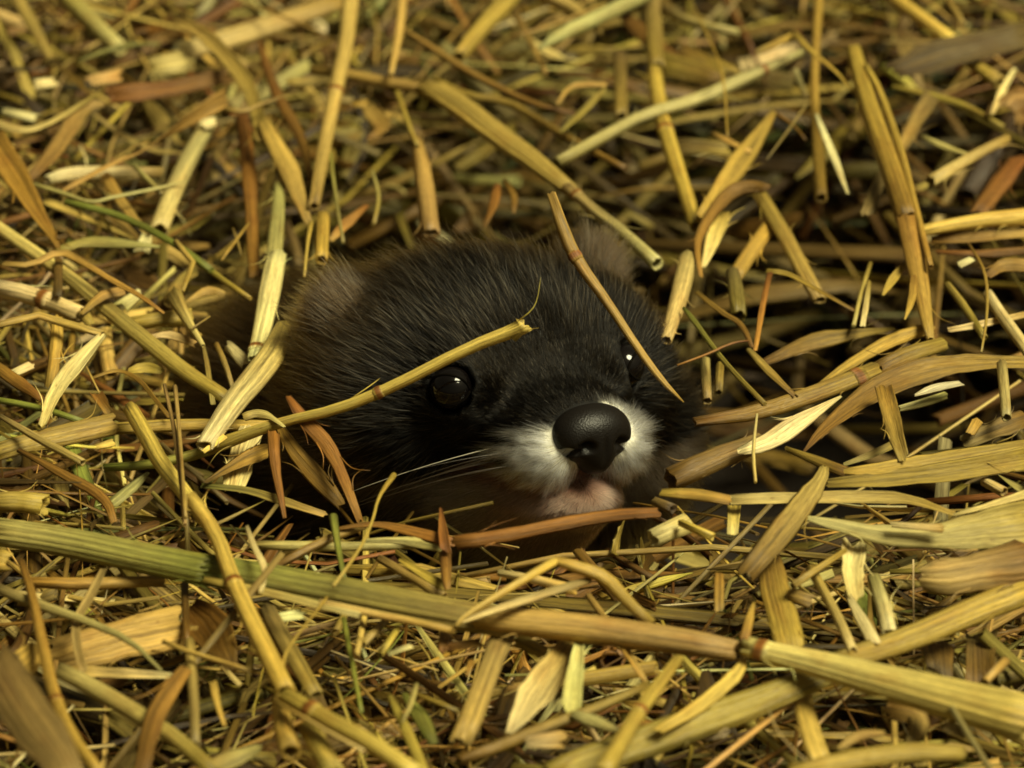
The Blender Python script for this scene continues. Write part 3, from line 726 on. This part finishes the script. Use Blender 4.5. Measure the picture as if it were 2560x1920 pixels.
B G|1560,870 1400,1100 1280,1280 1160,1450|120 190 180 50|gold>cream|7|wide split leaf gleaming gold below the foreground stalk|rib=0.1
B G|1600,860 1570,1050 1540,1300|50 90 110|cream>pale|9|cream folded strip lying over the gleaming split leaf|curl=0.5
T G|2200,990 2000,1250 1850,1500 1730,1700|66 86 96 116|gold>gold|12>14|gold stalk slanting to the bottom edge across the twin stalks|node=0.45
T G|2015,1150 1700,1290 1400,1400 1100,1530 850,1610|50 62 74 78 70|olive>brown|9|long brownish stem sloping under the gold slanting stalk|
T G|1430,1720 1800,1560 2160,1440 2510,1310 2910,1160 3250,1020|190 200 205 200 160 140|olive>olive|6>8|wide creased olive stalk running under the broad pale end|f=0.45 rib=0.09
T H|1060,1010 1500,870 1900,700 2250,560|130 150 160 170|olive>gold|8|olive stalk piece rising to the right edge with torn wrapper|f=0.5 rib=0.08
B G|430,1210 520,1400 650,1700|36 60 56|olive>gold|8|olive blade near the bottom edge under the green stem|
B G|595,1135 560,1260 505,1380|20 40 10|sage|10|small pointed sage blade by the green leaf|
B G|520,1200 620,1340 700,1510|30 100 50|green>green|6|dark green leaf half buried near the bottom edge|
T G|1220,870 1330,930 1480,1000|92 90 80|olive>tan|6|short olive stub behind the flat greyish stalk|
T F|1690,1250 1950,1400 2240,1560|26 30 26|gold>pale|15|thin gold straw alongside the golden foreground stalk|
T G|1650,600 1750,740 1870,900 2010,1150|40 42 42 30|tan>straw|8|slim tan straw passing under the smooth foreground stretch|
T G|365,370 560,480 760,610|50 66 70|pink>tan|7|pinkish tan stub between jaw and foreground stalk|
B G|490,380 640,470 770,550|30 60 50|gold>olive|8|golden flake beside the pinkish tan stub|
T F|1550,290 1800,295 2212,300 2560,290|50 60 56 44|sage>mint|7|level mint green stem above the foreground stalk|
B G|270,260 500,255 680,285 760,320|24 44 84 20|mint>sage|9|pointed mint leaf under the twisted orange one|
T F|1690,420 1950,280 2240,165|50 56 50|brown>tan|8|brown straw slanting up towards the jaw|
B F|300,980 700,860 1130,770|200 280 260|tan>straw|5|very wide ribbed husk below the green stalk|rib=0.10 curl=0.35
B F|390,1060 700,1075 1070,1095|40 70 50|gold>cream|6|cream gold strip along the lower rim of the husk|
B F|640,430 560,600 460,770 480,950 520,1070|36 72 54 50 50|pink>pink|10|curved pinkish blade hanging over the wide husk|s=2
B F|1140,1040 1000,1230 920,1430 860,1700|84 120 124 104|amber>brown|12|flat amber ribbon reaching the bottom edge|rib=0.04
T F|370,1060 550,1150 900,1360 1100,1490 1320,1690|100 110 112 104 90|pale>olive|9>10|bright edged olive stalk running under the amber ribbon|f=0.7
T F|130,390 200,600 260,900 320,1180 430,1450 620,1700|44 56 70 78 76 64|brown>gold|12>14|long bent brown stem near the lower left corner|node=0.73
B F|-80,960 120,1250 330,1530 430,1760|260 290 260 200|mud>grey|24|large blurred greyish leaf filling the lower left corner|rib=0.06 curl=0.3
B F|70,1080 150,1000 240,900|170 190 90|gold>gold|10|blurred golden leaf beside the long bent brown stem|
T F|-20,555 300,680 520,750 800,870 995,1065|64 62 48 40 14|grey>sage|11|greyish tapering stem lying over the wide husk|
B F|1170,670 1300,800 1420,1060|120 270 70|rust>brown|5|broad dark rust leaf in shade under the bent golden stalk|
T F|1165,880 1190,1200 1200,1520|60 64 56|tan>grey|9|dull tan stem standing in the lower straw beside the amber ribbon|
T F|1640,680 1760,900 1940,1210|100 104 92|grey>olive|7|greyish stalk parallel to the bent golden one|f=0.6
T F|1000,880 1200,960 1570,1070|28 32 28|tan|11|thin tan straw passing before the bent golden stalk|
T F|190,520 500,530 1010,510|70 80 70|amber>tan|6|level amber stalk just below the green foreground stalk|
B F|1515,170 1560,300 1640,440 1600,580|20 36 34 30|cream>cream|14|cream shred of sheath wrapped round the foreground stalk|
B F|1310,1130 1330,1250 1385,1400|44 40 20|gold|9|short gold blade in the dark gap by the dull tan stem|
T F|1890,1420 1980,1560 2060,1700|120 128 124|gold>yellow|10|fat yellow stub at the bottom edge|
B F|1260,1680 1430,1600 1600,1530|90 120 60|olive>sage|8|flat olive flake near the bottom edge beside the yellow stump|
T E|190,1070 600,1010 1000,870 1310,745|60 104 112 108|brown>olive|9>9|long brown stalk reaching in from the far cheek to the tallest stalk's foot|f=0.6 node=0.97
T E|1310,745 1500,650 1720,590|100 110 90|brown>olive|9|x|f=0.6 part=internode
B E|940,850 1200,670 1440,540 1660,490|20 74 90 66|olive>gold|8|olive gold leaf wedged above the long brown stalk|
B E|2260,700 1900,700 1600,745 1300,870 1000,1090 860,1250|70 90 150 160 80 16|olive>brown|10|very long brown leaf arching in from the right edge|s=2
B E|1090,910 850,1050 650,1190 470,1250|16 108 120 60|cream>cream|10|gleaming cream split leaf beneath the long brown stalk|
T E|590,1190 300,1310 40,1420|120 150 160|pink>brown|8|thick dull brown stalk butting against the muzzle|f=0.75
B E|1110,1370 1300,1360 1500,1330 1900,1260 2260,1200|40 76 90 92 80|gold>olive|12|long olive gold split ribbon entering from the right edge|curl=0.3
B E|1000,1450 1400,1420 1800,1370 2260,1290|50 110 116 130|olive>olive|11|x|curl=0.3 part=leaf_blade
B E|750,1230 950,1310 1160,1390|30 60 70|olive>brown|11|x|part=leaf_tip
B E|1350,850 1400,1060 1480,1300|96 108 70|amber>tan|13|amber ribbed strip hanging before the very long brown leaf|rib=0.09
B E|1540,905 1670,850 1830,825|14 66 40|white>white|12|gleaming white shell in the straw right of the amber strip|curl=0.5
T E|1440,990 1600,950 1730,905|40 56 50|cream>sage|9|cream tipped straw just below the gleaming white shell|
T E|2075,710 2090,860 2105,1040|62 64 60|sage>mint|12|short mint stem standing upright near the right edge|
B E|985,1340 970,1400 870,1550 730,1740 500,2010|50 80 140 156 120|tan>brown|14>11|flat brown stalk with a knot like an eye at its tip|curl=0.2
B E|-20,1500 200,1510 400,1545|50 70 60|gold>amber|13|gold leaf tip touching the corner of the mouth|
B E|400,1550 700,1540 1340,1530 1540,1550 1790,1640|70 70 80 56 30|pale>gold|11|wavy pale gold leaf level with the chin|s=2
B H|2280,150 1900,200 1600,240 1300,220 1050,160 820,105|340 230 140 110 80 16|tan>cream|12|large tan leaf with a curled cream tip at the right edge|s=2 curl=0.3
B E|1780,1640 2000,1580 2260,1500|20 36 60|pale>pale|13|x|part=rim
B H|1590,470 1750,470 2000,430 2280,380|160 230 260 280|pale>brown|11|big brown striped sheath with a cream torn end|rib=0.06 curl=0.55
B H|650,340 680,540 740,760 770,900|120 170 165 150|brown>gold|8|wide brown gold leaf going down under the foreground joint|rib=0.06
T H|830,1150 880,1380 960,1640|100 124 140|gold>yellow|5|golden stalk piece below the foreground joint|f=0.5
B H|1170,270 1150,450 1180,620|130 126 90|cream>pale|9|folded cream strip beneath the large tan leaf|curl=0.5
B H|1120,570 1220,760 1300,900|30 80 76|cream>cream|9|bright cream ribbed splinter leaning on the olive stalk|rib=0.12
T H|1290,490 1340,650 1390,840|84 96 96|sage>cream|8|sage stalk standing behind the bright cream splinter|
T H|900,430 980,570 1080,760 1160,940|60 60 60 60|olive>pale|9|slim olive stalk leaning beside the cream splinter|
T H|1115,320 950,430 790,540|30 44 46|gold>tan|11|slim gold straw slanting down under the cream strip|
C H|770,580 900,630|80 100|tan>pink|9|square tan chip beside the wide brown gold leaf|
C H|340,460 338,690|56 64|amber>tan|10|upright amber peg below the flat brown stalk|
T H|780,1700 1100,1620 1500,1560 1850,1570|110 124 124 90|gold>olive|12|golden stalk lying level along the bottom edge|f=0.6
B H|1070,1540 1200,1450 1360,1440|40 70 30|tan>tan|9|curled tan flake in the dark gap above the bottom edge|
B H|1390,1300 1600,1340 1520,1500|120 150 80|brown>tan|6|brown shaded flake under the broad pale end|
C H|1720,1400 1850,1450|66 74|cream>pink|10|cream woody chip below the broad pale end|
T H|2100,1000 1970,1130|60 56|tan|10|small tan stub sticking up from the dark corner|
G H|640,1290 700,1460 960,1690|12 12 12|mint>cream|12|fine white thread over the dark gap near the bottom edge|
B H|-40,1430 250,1260 460,1070 490,970|60 84 90 24|gold>yellow|9|ragged gold leaf climbing towards the foreground joint|
B H|495,870 530,720 555,640|56 50 12|amber>gold|12|amber spike standing behind the foreground joint|
T H|100,150 300,240|46 56|gold|11|short gold straw near the corner of the mouth|
C H|430,50 420,220|76 66|gold>pale|9|upright gold flake under the wavy pale gold leaf|
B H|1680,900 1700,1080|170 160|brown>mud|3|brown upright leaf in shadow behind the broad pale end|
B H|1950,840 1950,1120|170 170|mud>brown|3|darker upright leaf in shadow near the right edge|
C H|1390,160 1710,185|44 60|cream>tan|14|cream edged strip lying on the wavy leaf|
T E|150,60 95,300 15,570|110 116 70|sage>pale|7>9|pale green stalk leaning against the far cheek|f=0.85
G E|120,370 180,440 250,540 400,740 620,960|24 40 34 36 34|green>olive|10|green jointed stem crossing the dark gap beside the cheek|
B E|200,270 360,400 480,460 540,610|30 40 36 24|amber>rust|10|rust stem bending down beside the green jointed one|
B E|650,150 600,380 560,630|34 34 24|rust>amber|9|upright rust blade standing in the black hollow|
B E|630,140 760,150 900,230 1170,385|26 30 34 24|gold>brown|9|amber blade arching across the black hollow|
G E|80,720 250,660 420,580 520,570|14 16 18 12|amber>rust|11|fine amber hair crossing the green jointed stem|
B E|520,620 640,750 810,910|30 62 44|tan>brown|10|tan leaf slanting down to the long brown stalk|
T E|420,150 450,300 460,420|80 92 90|grey>olive|5|greyish stalk standing in the hollow beside the cheek|
T E|255,690 265,940|60 60|sage>grey|6|short sage stump in the shade below the fine amber hair|
T E|345,720 335,890|52 50|olive>grey|6|twin sage stump next to the first in the shade|
T E|1990,280 2100,450 2250,650|66 74 74|cream>pale|9|cream stalk slanting out at the right edge|
T E|1740,220 1860,380 1970,550|44 50 44|tan>olive|8|dark olive straw parallel to the cream slanting stalk|
B E|1750,505 1900,480 2260,400|30 44 34|cream>tan|8|pale blade lying level beside the slanting cream stalk|
G E|1870,-30 1980,140 1990,400 1950,640|18 20 18 14|brown>tan|11|crooked thin twig hanging near the right edge|
B E|1345,290 1400,200 1480,100|14 58 26|gold>tan|10|gold leaf tip pointing down beside the tallest stalk|
G E|1165,480 1210,280 1270,90|26 28 24|sage>olive|7|thin sage stem fanning up in the hollow|
B E|1220,480 1240,360 1265,200|34 38 20|cream>olive|8|cream seed blade beside the thin sage stem|
B E|600,710 900,570 1200,520 1420,495|50 130 66 24|brown>olive|5|shadowy brown leaf bridging the floor of the hollow|
B E|1540,170 1530,300 1480,440|50 54 10|amber>gold|12|pointed amber blade hanging along the tallest stalk|
G E|572,1020 545,1250 562,1440|14 24 20|cream>straw|13|fine cream stem standing in front of the cream split leaf|
B E|1110,1330 1300,1260 1440,1195|20 50 46|sage>olive|9|sage blade tucked under the amber ribbed strip|
B E|1850,1200 2050,1110 2260,1040|100 130 120|grey>brown|8|dull grey brown leaf at the right edge above the ribbons|
C E|1880,1140 1925,1060|60 64|gold|10|golden chip beside the dull grey brown leaf|
T E|1960,1430 2090,1500|56 64|cream>tan|9|cream peg under the split ribbon|
C B|200,640 285,635|40 50|gold|3|tiny gold peg in the dark above the near ear|
B B|260,610 340,720 400,790 300,850|60 110 90 30|tan>brown|2|curled brown husk in the dark above the near ear|s=2
B B|60,1480 150,1380 290,1260|30 66 26|tan>rust|4|tan leaf tip poking up at the edge of the near ear|
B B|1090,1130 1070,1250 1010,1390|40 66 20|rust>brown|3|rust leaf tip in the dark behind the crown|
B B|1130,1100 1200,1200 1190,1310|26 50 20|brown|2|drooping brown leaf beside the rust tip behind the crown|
G B|330,1380 370,1210 320,1050|26 28 18|olive>sage|3|thin olive stem standing in the dark behind the near ear|
G B|1170,225 1400,170 1560,100 1760,20|18 24 22 16|brown>tan|6|thin brown twig passing behind the mint stalk with cut tip|
T A|1850,360 1930,300 2050,240|26 34 24|tan>gold|4|short tan straw pointing up at the long tan stalk|
B A|1760,495 1900,510 2090,450|30 76 30|tan|3|dim tan leaf beside the long tan stalk near the top|
G A|1360,1600 1440,1490 1530,1370|12 20 12|gold|6|golden needle in the gap below the pale mint stalk|
G A|1480,1560 1460,1480 1430,1400|10 16 10|tan|6|smaller tan needle crossing by the golden one|
B C|1940,1300 2060,1120 2180,970|100 130 110|brown>rust|5|broad brown leaf under the stubby tan straw|
B C|1640,1475 1900,1460 2260,1430|40 64 60|brown>tan|6|long brown leaf lying below the bright yellow straw|
B C|1680,1545 2000,1560 2260,1535|30 54 50|rust>brown|6|dull rust leaf lowest of those under the bright yellow straw|
B E|1990,175 2080,95 2260,110|40 84 70|brown>tan|9|brown arched leaf above the cream slanting stalk|
C E|1810,105 1890,65|44 50|white|11|little white tip above the dark olive straw|
C F|1670,745 1870,715|60 104|cream|7|ribbed cream chip just under the foreground stalk|rib=0.1
C F|-40,375 60,390|150 110|gold|11|golden stub cut by the left edge below the green stalk|
T G|260,900 410,750|50 44|tan>pink|6|stubby tan straw under the pale gold strand|
T G|370,965 480,800|44 40|gold|7|short gold straw leaning left below the foreground stalk|
C G|420,960 570,905|26 34|cream|8|cream sliver among the small bits under the stalk|
C G|800,915 1000,890|66 60|rust>amber|7|rust chunk beside the flat greyish ribbed stalk|
B G|905,1095 930,1000|14 40|amber|9|tiny amber teardrop leaf next to the greyish stalk|
T G|590,1205 850,1310|26 28|gold>olive|8|slim gold straw running into the greyish stalk|
C G|1160,1170 1300,1135|30 34|tan|7|tan speck of straw between greyish stalk and split leaf|
T G|1830,890 1980,1110|18 16|gold|9|needle of gold straw below the smooth foreground stretch|
B G|1550,1320 1700,1380 1860,1440|60 92 24|mint>sage|10|pale mint pointed leaf under the gold slanting stalk|
C G|1270,1500 1500,1480|90 112|cream>tan|9|ribbed cream chip near the bottom edge|rib=0.1
T M|1900,1560 2060,1490|84 100|cream>pale|9|cream glossy stub right beside the rust leaf's end|
T H|-60,20 60,70|60 70|grey>dark|9|dark grey stub below the corner of the mouth|
"""  # dark strip across the thick cream stalk: a brown shadow put into its colour
NAMES = {'T': ('straw_stalk', 'straw'), 'B': ('dry_leaf', 'dry leaf'), 'G': ('grass_stem', 'grass stem'), 'C': ('straw_flake', 'straw flake')}
GROUPS = {'T': 'straw stalks lying on the bedding', 'B': 'dry leaves among the straw', 'G': 'thin grass stems in the straw', 'C': 'broken flakes of straw'}
HERO = []                                         # sample points of the placed straws, for the scatter to keep clear of

def parse_h(s):
    a = s.split('>'); a = [a[0], a[-1]]
    return [(True, float(v[1:])) if v.startswith('d') else (False, float(v)) for v in a]

def place(px, py, hv):
    isd, v = hv
    if isd:                                       # distance in front of the subject plane
        d = ray(px, py); return CAM + d * (DIST - v)
    return at_h(px, py, v)

def bend(rnd, P, W, amp):
    n = len(P)
    if n < 4: return P
    t = np.linspace(0, 1, n)[:, None]
    off = sum(np.sin(t * f * 3.1 + rnd.uniform(0, 6)) * rnd.standard_normal(3)[None] / f for f in (2, 5, 9))
    return P + off * amp * float(np.mean(W))

for ln, line in enumerate([x for x in DATA.strip().split('\n') if x.strip()]):
    head, path, wid, cols, hh, label, opt = line.split('|')
    kind, crop = head.split()
    O = dict(o.split('=') for o in opt.split())
    if O.get('use') == 'skip': continue
    rnd = np.random.default_rng(1000 + ln)
    pts = [tuple(float(v) for v in p.split(',')) for p in path.split()]
    ws = [float(v) for v in wid.split()]
    scale = CROPS[crop][2] / 2212.0
    full = [full_px(crop, *p) for p in pts]
    seglen = np.concatenate([[0], np.cumsum([math.dist(full[i], full[i + 1]) for i in range(len(full) - 1)])])
    tt = seglen / seglen[-1]
    h0, h1 = parse_h(hh)
    P = []
    for (x, y), t in zip(full, tt):
        if h0[0] == h1[0]:
            P.append(place(x, y, (h0[0], h0[1] * (1 - t) + h1[1] * t)))
        else:
            P.append(place(x, y, h0) * (1 - t) + place(x, y, h1) * t)
    P = np.array(P)
    D = np.array([(CAM - p) @ BACK for p in P])
    W = np.interp(tt, np.linspace(0, 1, len(ws)), ws) if len(ws) != len(P) else np.array(ws)
    W = W * scale * D / FPX * (1.14 if kind == 'B' else 1.04)
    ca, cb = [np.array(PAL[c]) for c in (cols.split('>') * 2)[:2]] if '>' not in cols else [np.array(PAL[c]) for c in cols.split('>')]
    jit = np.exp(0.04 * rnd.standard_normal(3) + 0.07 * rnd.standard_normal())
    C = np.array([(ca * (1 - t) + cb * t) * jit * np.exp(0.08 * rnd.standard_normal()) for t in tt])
    it = int(O.get('s', 1 if kind == 'T' else 2))
    P, W, C = smooth_path(P, W[:, None], C, it)
    P, W, C = densify(P, W, C, 3.0)
    P = bend(rnd, P, W, 0.035)
    big = float(np.mean(W)) > 3.5
    mat = MAT_STRAW if kind in 'TG' else MAT_LEAF
    rib = float(O.get('rib', 0.035 if kind in 'TG' else 0.05))
    name, cat = NAMES[kind]
    face = nrm(np.array([0.10 * rnd.standard_normal(), -0.55, 0.84]))
    if kind == 'T':
        par = sweep(P, W, C, 'tube', rnd, seg=44 if big else 14, face=face, rib=rib * (1.0 if big else 1.0), flat=float(O.get('f', 0.92)), cut=1.2)
    elif kind == 'G':
        par = sweep(P, W, C, 'tube', rnd, seg=8, face=face, rib=rib, flat=0.8, cut=0.5, hollow=False)
    else:
        n = len(P)
        tw = np.linspace(0, float(O.get('tw', rnd.uniform(-0.35, 0.35))), n) + 0.12 * np.sin(np.linspace(0, 5, n) + rnd.uniform(0, 6))
        par = sweep(P, W, C, 'blade', rnd, seg=44 if big else 18, face=face, twist=tw, rib=rib * 0.8,
                    curl=float(O.get('curl', rnd.uniform(0.12, 0.4))) * rnd.choice([-1, 1, -1]), cut=1.0, thick=0.09)
    org = P[len(P) // 2]
    if 'part' in O:                                # a further length of the straw above: same thing
        org = LAST[1]
        o = link(O['part'], make_mesh(O['part'], [par], mat, org), loc=(0, 0, 0), parent=LAST[0])
    else:
        o = link(name, make_mesh(name, [par], mat, org), loc=org, label=label, category=cat, group=GROUPS[kind])
        LAST = (o, org)
    if 'node' in O:                                # the swollen joint, proud of the stalk
        t = float(O['node']); k = min(max(int(t * (len(P) - 1)), 1), len(P) - 2)
        c = P[k]; tg = nrm(P[k + 1] - P[k - 1]); wv = float(W[k, 0])
        prof = np.array([-0.42, -0.22, -0.06, 0.10, 0.26, 0.42]); rad = np.array([1.01, 1.08, 1.14, 1.15, 1.08, 1.01])
        NP = c + tg * (prof * wv)[:, None]
        nc = np.array([C[k] * 0.8, np.array(PAL['node']), np.array(PAL['node']) * 0.8, np.array(PAL['node']), C[k] * 0.9, C[k]])
        npar = sweep(NP, wv * rad, nc, 'tube', rnd, seg=22, face=face, rib=0.0, flat=float(O.get('f', 0.92)), cut=0, hollow=False)
        link('node', make_mesh('node', [npar], MAT_STRAW, org), loc=(0, 0, 0), parent=o)
    if kind == 'T' and big and not O.get('node') and 'part' not in O:   # a loose fibre splitting off the cut end
        e = -1 if rnd.random() < 0.5 else 0
        tg = nrm(P[-1] - P[-3]) if e == -1 else nrm(P[0] - P[2])
        wv = float(W[e, 0]); sd = nrm(np.cross(tg, face))
        s0 = P[e] - tg * wv * 0.9 + sd * wv * 0.46
        FP = np.array([s0, s0 + tg * wv * 0.8 + sd * wv * 0.10, s0 + tg * wv * 1.5 + sd * wv * 0.32])
        fp = sweep(FP, np.array([0.16, 0.12, 0.02]) * wv, np.tile(C[e] * 1.05, (3, 1)), 'tube', rnd, seg=6, face=face, rib=0, flat=0.4, cut=0, hollow=False)
        link('splinter', make_mesh('splinter', [fp], MAT_STRAW, org), loc=(0, 0, 0), parent=o)
    if kind in 'TB' and float(np.mean(W)) > 1.8 and len(P) > 3:     # fine fibres peeling off the edges
        fr = []
        for q in range(int(rnd.integers(2, 6))):
            k = int(rnd.integers(1, len(P) - 1)) if rnd.random() < 0.6 else int(rnd.choice([1, len(P) - 2]))
            tg = nrm(P[k + 1] - P[k - 1]) * rnd.choice([-1, 1]); wv = float(W[k, 0])
            sd = nrm(np.cross(tg, face)) * rnd.choice([-1, 1]); Lf = rnd.uniform(1.6, 6.5)
            s0 = P[k] + sd * wv * 0.44 + face * wv * 0.05
            m1 = s0 + tg * Lf * 0.5 + sd * Lf * rnd.uniform(0.02, 0.15) + face * Lf * 0.05
            m2 = s0 + tg * Lf * rnd.uniform(0.7, 1.0) + sd * Lf * rnd.uniform(0.15, 0.6) + face * Lf * rnd.uniform(-0.1, 0.35)
            FP, FW, FC = smooth_path(np.array([s0, m1, m2]), np.array([[0.22], [0.16], [0.03]]), np.tile(C[k] * rnd.uniform(0.8, 1.3), (3, 1)), 2)
            fr.append(sweep(FP, FW, FC, 'tube', rnd, seg=5, face=face, rib=0, flat=0.5, cut=0, hollow=False))
        link('fray', make_mesh('fray', fr, MAT_STRAW, org), loc=(0, 0, 0), parent=o, kind='stuff')
    HERO.append(P)

# ------------------------------------------------------------------ the bedding itself: thousands of straws nobody could count
def gauss(x, y, cx, cy, s): return np.exp(-((x - cx) ** 2 + (y - cy) ** 2) / (2 * s * s))
def surface(x, y):
    z = -2.5 + 3.0 * np.sin(x * 0.085 + 1.3) * np.cos(y * 0.075 + 0.4) + 2.5 * np.sin(x * 0.19 + y * 0.13) * np.sin(y * 0.17 + 2)
    z -= 54 * gauss(x, y, 45, 44, 21) + 9 * gauss(x, y, 48, 14, 9) + 34 * gauss(x, y, 4, 70, 26) + 5 * gauss(x, y, -28, -8, 9) + 7 * gauss(x, y, 27, -1, 6) + 18 * gauss(x, y, 5, 115, 30) + 16 * gauss(x, y, 55, 105, 24) + 8 * gauss(x, y, -55, 5, 8)
    z += 3 * gauss(x, y, -60, 60, 30) 
    return z

def scatter(name, label, count, lay_depth, len_rng, wid_mu, mix, seed, tilt, box, mats, power=1.0, tone=1.0, surf=None, edge=2.0):
    surface = surf or globals()['surface']
    rnd = np.random.default_rng(seed)
    x0, x1, y0, y1 = box
    parts = []
    names = ['straw', 'gold', 'tan', 'pale', 'amber', 'rust', 'brown', 'olive', 'cream', 'sage', 'green', 'grey', 'yellow', 'dark']
    pw = np.array([8, 5, 18, 5, 5, 4, 22, 16, 3.5, 2, 1.5, 6, 1.5, 10], float); pw /= pw.sum()
    tries = 0
    N = count
    cx = rnd.uniform(x0, x1, N * 4); cy = rnd.uniform(y0, y1, N * 4)
    dep = rnd.random(N * 4) ** power * lay_depth
    cz = surface(cx, cy) - dep
    L = rnd.uniform(len_rng[0], len_rng[1], N * 4) * rnd.choice([0.6, 1.0, 1.0], N * 4)
    az = rnd.uniform(0, 2 * np.pi, N * 4); el = rnd.standard_normal(N * 4) * tilt
    dx = np.cos(az) * np.cos(el); dy = np.sin(az) * np.cos(el); dz = np.sin(el)
    cen = np.stack([cx, cy, cz], 1); dr = np.stack([dx, dy, dz], 1)
    ok = np.ones(N * 4, bool)
    for f in np.linspace(-0.5, 0.5, 13):
        q = cen + dr * (L * f)[:, None]
        ok &= ~in_mink(q, 1.2)
        ok &= q[:, 2] < surface(q[:, 0], q[:, 1]) + edge * 1.5
    thin = 1 - 0.93 * np.clip(2.2 * gauss(cx, cy, 46, 46, 25) + 1.7 * gauss(cx, cy, 4, 88, 34) + 1.1 * gauss(cx, cy, 52, 115, 36) + 0.6 * gauss(cx, cy, -40, 75, 18), 0, 1)
    ok &= rnd.random(N * 4) < thin
    idx = np.nonzero(ok)[0][:N]
    for i in idx:
        n = 4
        t = np.linspace(-0.5, 0.5, n)[:, None]
        P = cen[i] + dr[i] * L[i] * t
        kk = rnd.random()
        perp = rnd.standard_normal(3) * L[i] * (0.02 if kk < 0.7 else 0.08)
        P = P + perp * (t * t * 4 - 0.3)
        if rnd.random() < 0.25: P[2:] += rnd.standard_normal(3) * L[i] * 0.07 * np.array([[0.6], [1.4]])
        w = min(wid_mu * np.exp(0.55 * rnd.standard_normal()), wid_mu * 2.4)
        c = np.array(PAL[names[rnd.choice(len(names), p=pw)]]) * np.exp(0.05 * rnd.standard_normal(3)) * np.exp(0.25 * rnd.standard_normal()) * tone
        c2 = c * np.exp(0.06 * rnd.standard_normal(3) + 0.15 * rnd.standard_normal())
        C = c * (0.5 - t) + c2 * (0.5 + t)
        r = rnd.random()
        if r < mix:
            W = w * np.array([1, 1.02, 0.98, 0.92])
            par = sweep(P, W, C, 'tube', rnd, seg=7, rib=0.05, flat=rnd.uniform(0.45, 1), cut=1.5, hollow=w > 1.6)
        else:
            W = w * (np.array([0.4, 1.2, 1.1, 0.15]) if rnd.random() < 0.5 else np.array([0.9, 1.1, 1.0, 0.8])) * 1.15
            par = sweep(P, W, C, 'blade', rnd, seg=8, face=nrm(rnd.standard_normal(3) * 0.5 + np.array([0, -0.5, 0.85])),
                        twist=np.linspace(0, rnd.uniform(-1.2, 1.2), n), rib=0.06, curl=rnd.uniform(-0.4, 0.4), cut=1.2, thick=0.08)
        parts.append(par)
    org = np.array([0, 0, 0.0])
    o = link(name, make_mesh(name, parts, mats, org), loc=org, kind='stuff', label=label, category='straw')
    return o

scatter('straw_bedding', 'deep tangled heap of yellow and brown straw bedding', 3600, 55, (40, 140), 1.7, 0.6, 11, 0.26, (-150, 150, -150, 240), MAT_STRAW, 0.8, 0.55)  # low tone darkens the whole heap: shade between straws put into the colour
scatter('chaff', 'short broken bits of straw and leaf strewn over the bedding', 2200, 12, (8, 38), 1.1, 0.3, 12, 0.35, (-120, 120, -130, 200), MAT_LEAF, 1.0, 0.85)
scatter('floor_litter', 'straw litter on the floor deep in the gaps, shade painted into its dark tone', 1500, 14, (8, 40), 1.6, 0.4, 14, 0.25, (-90, 110, -60, 190), MAT_LEAF, 1.0, 0.4, lambda x, y: -62 + 0 * x, 60)  # same straw colours toned down, shade of the deep gaps painted in
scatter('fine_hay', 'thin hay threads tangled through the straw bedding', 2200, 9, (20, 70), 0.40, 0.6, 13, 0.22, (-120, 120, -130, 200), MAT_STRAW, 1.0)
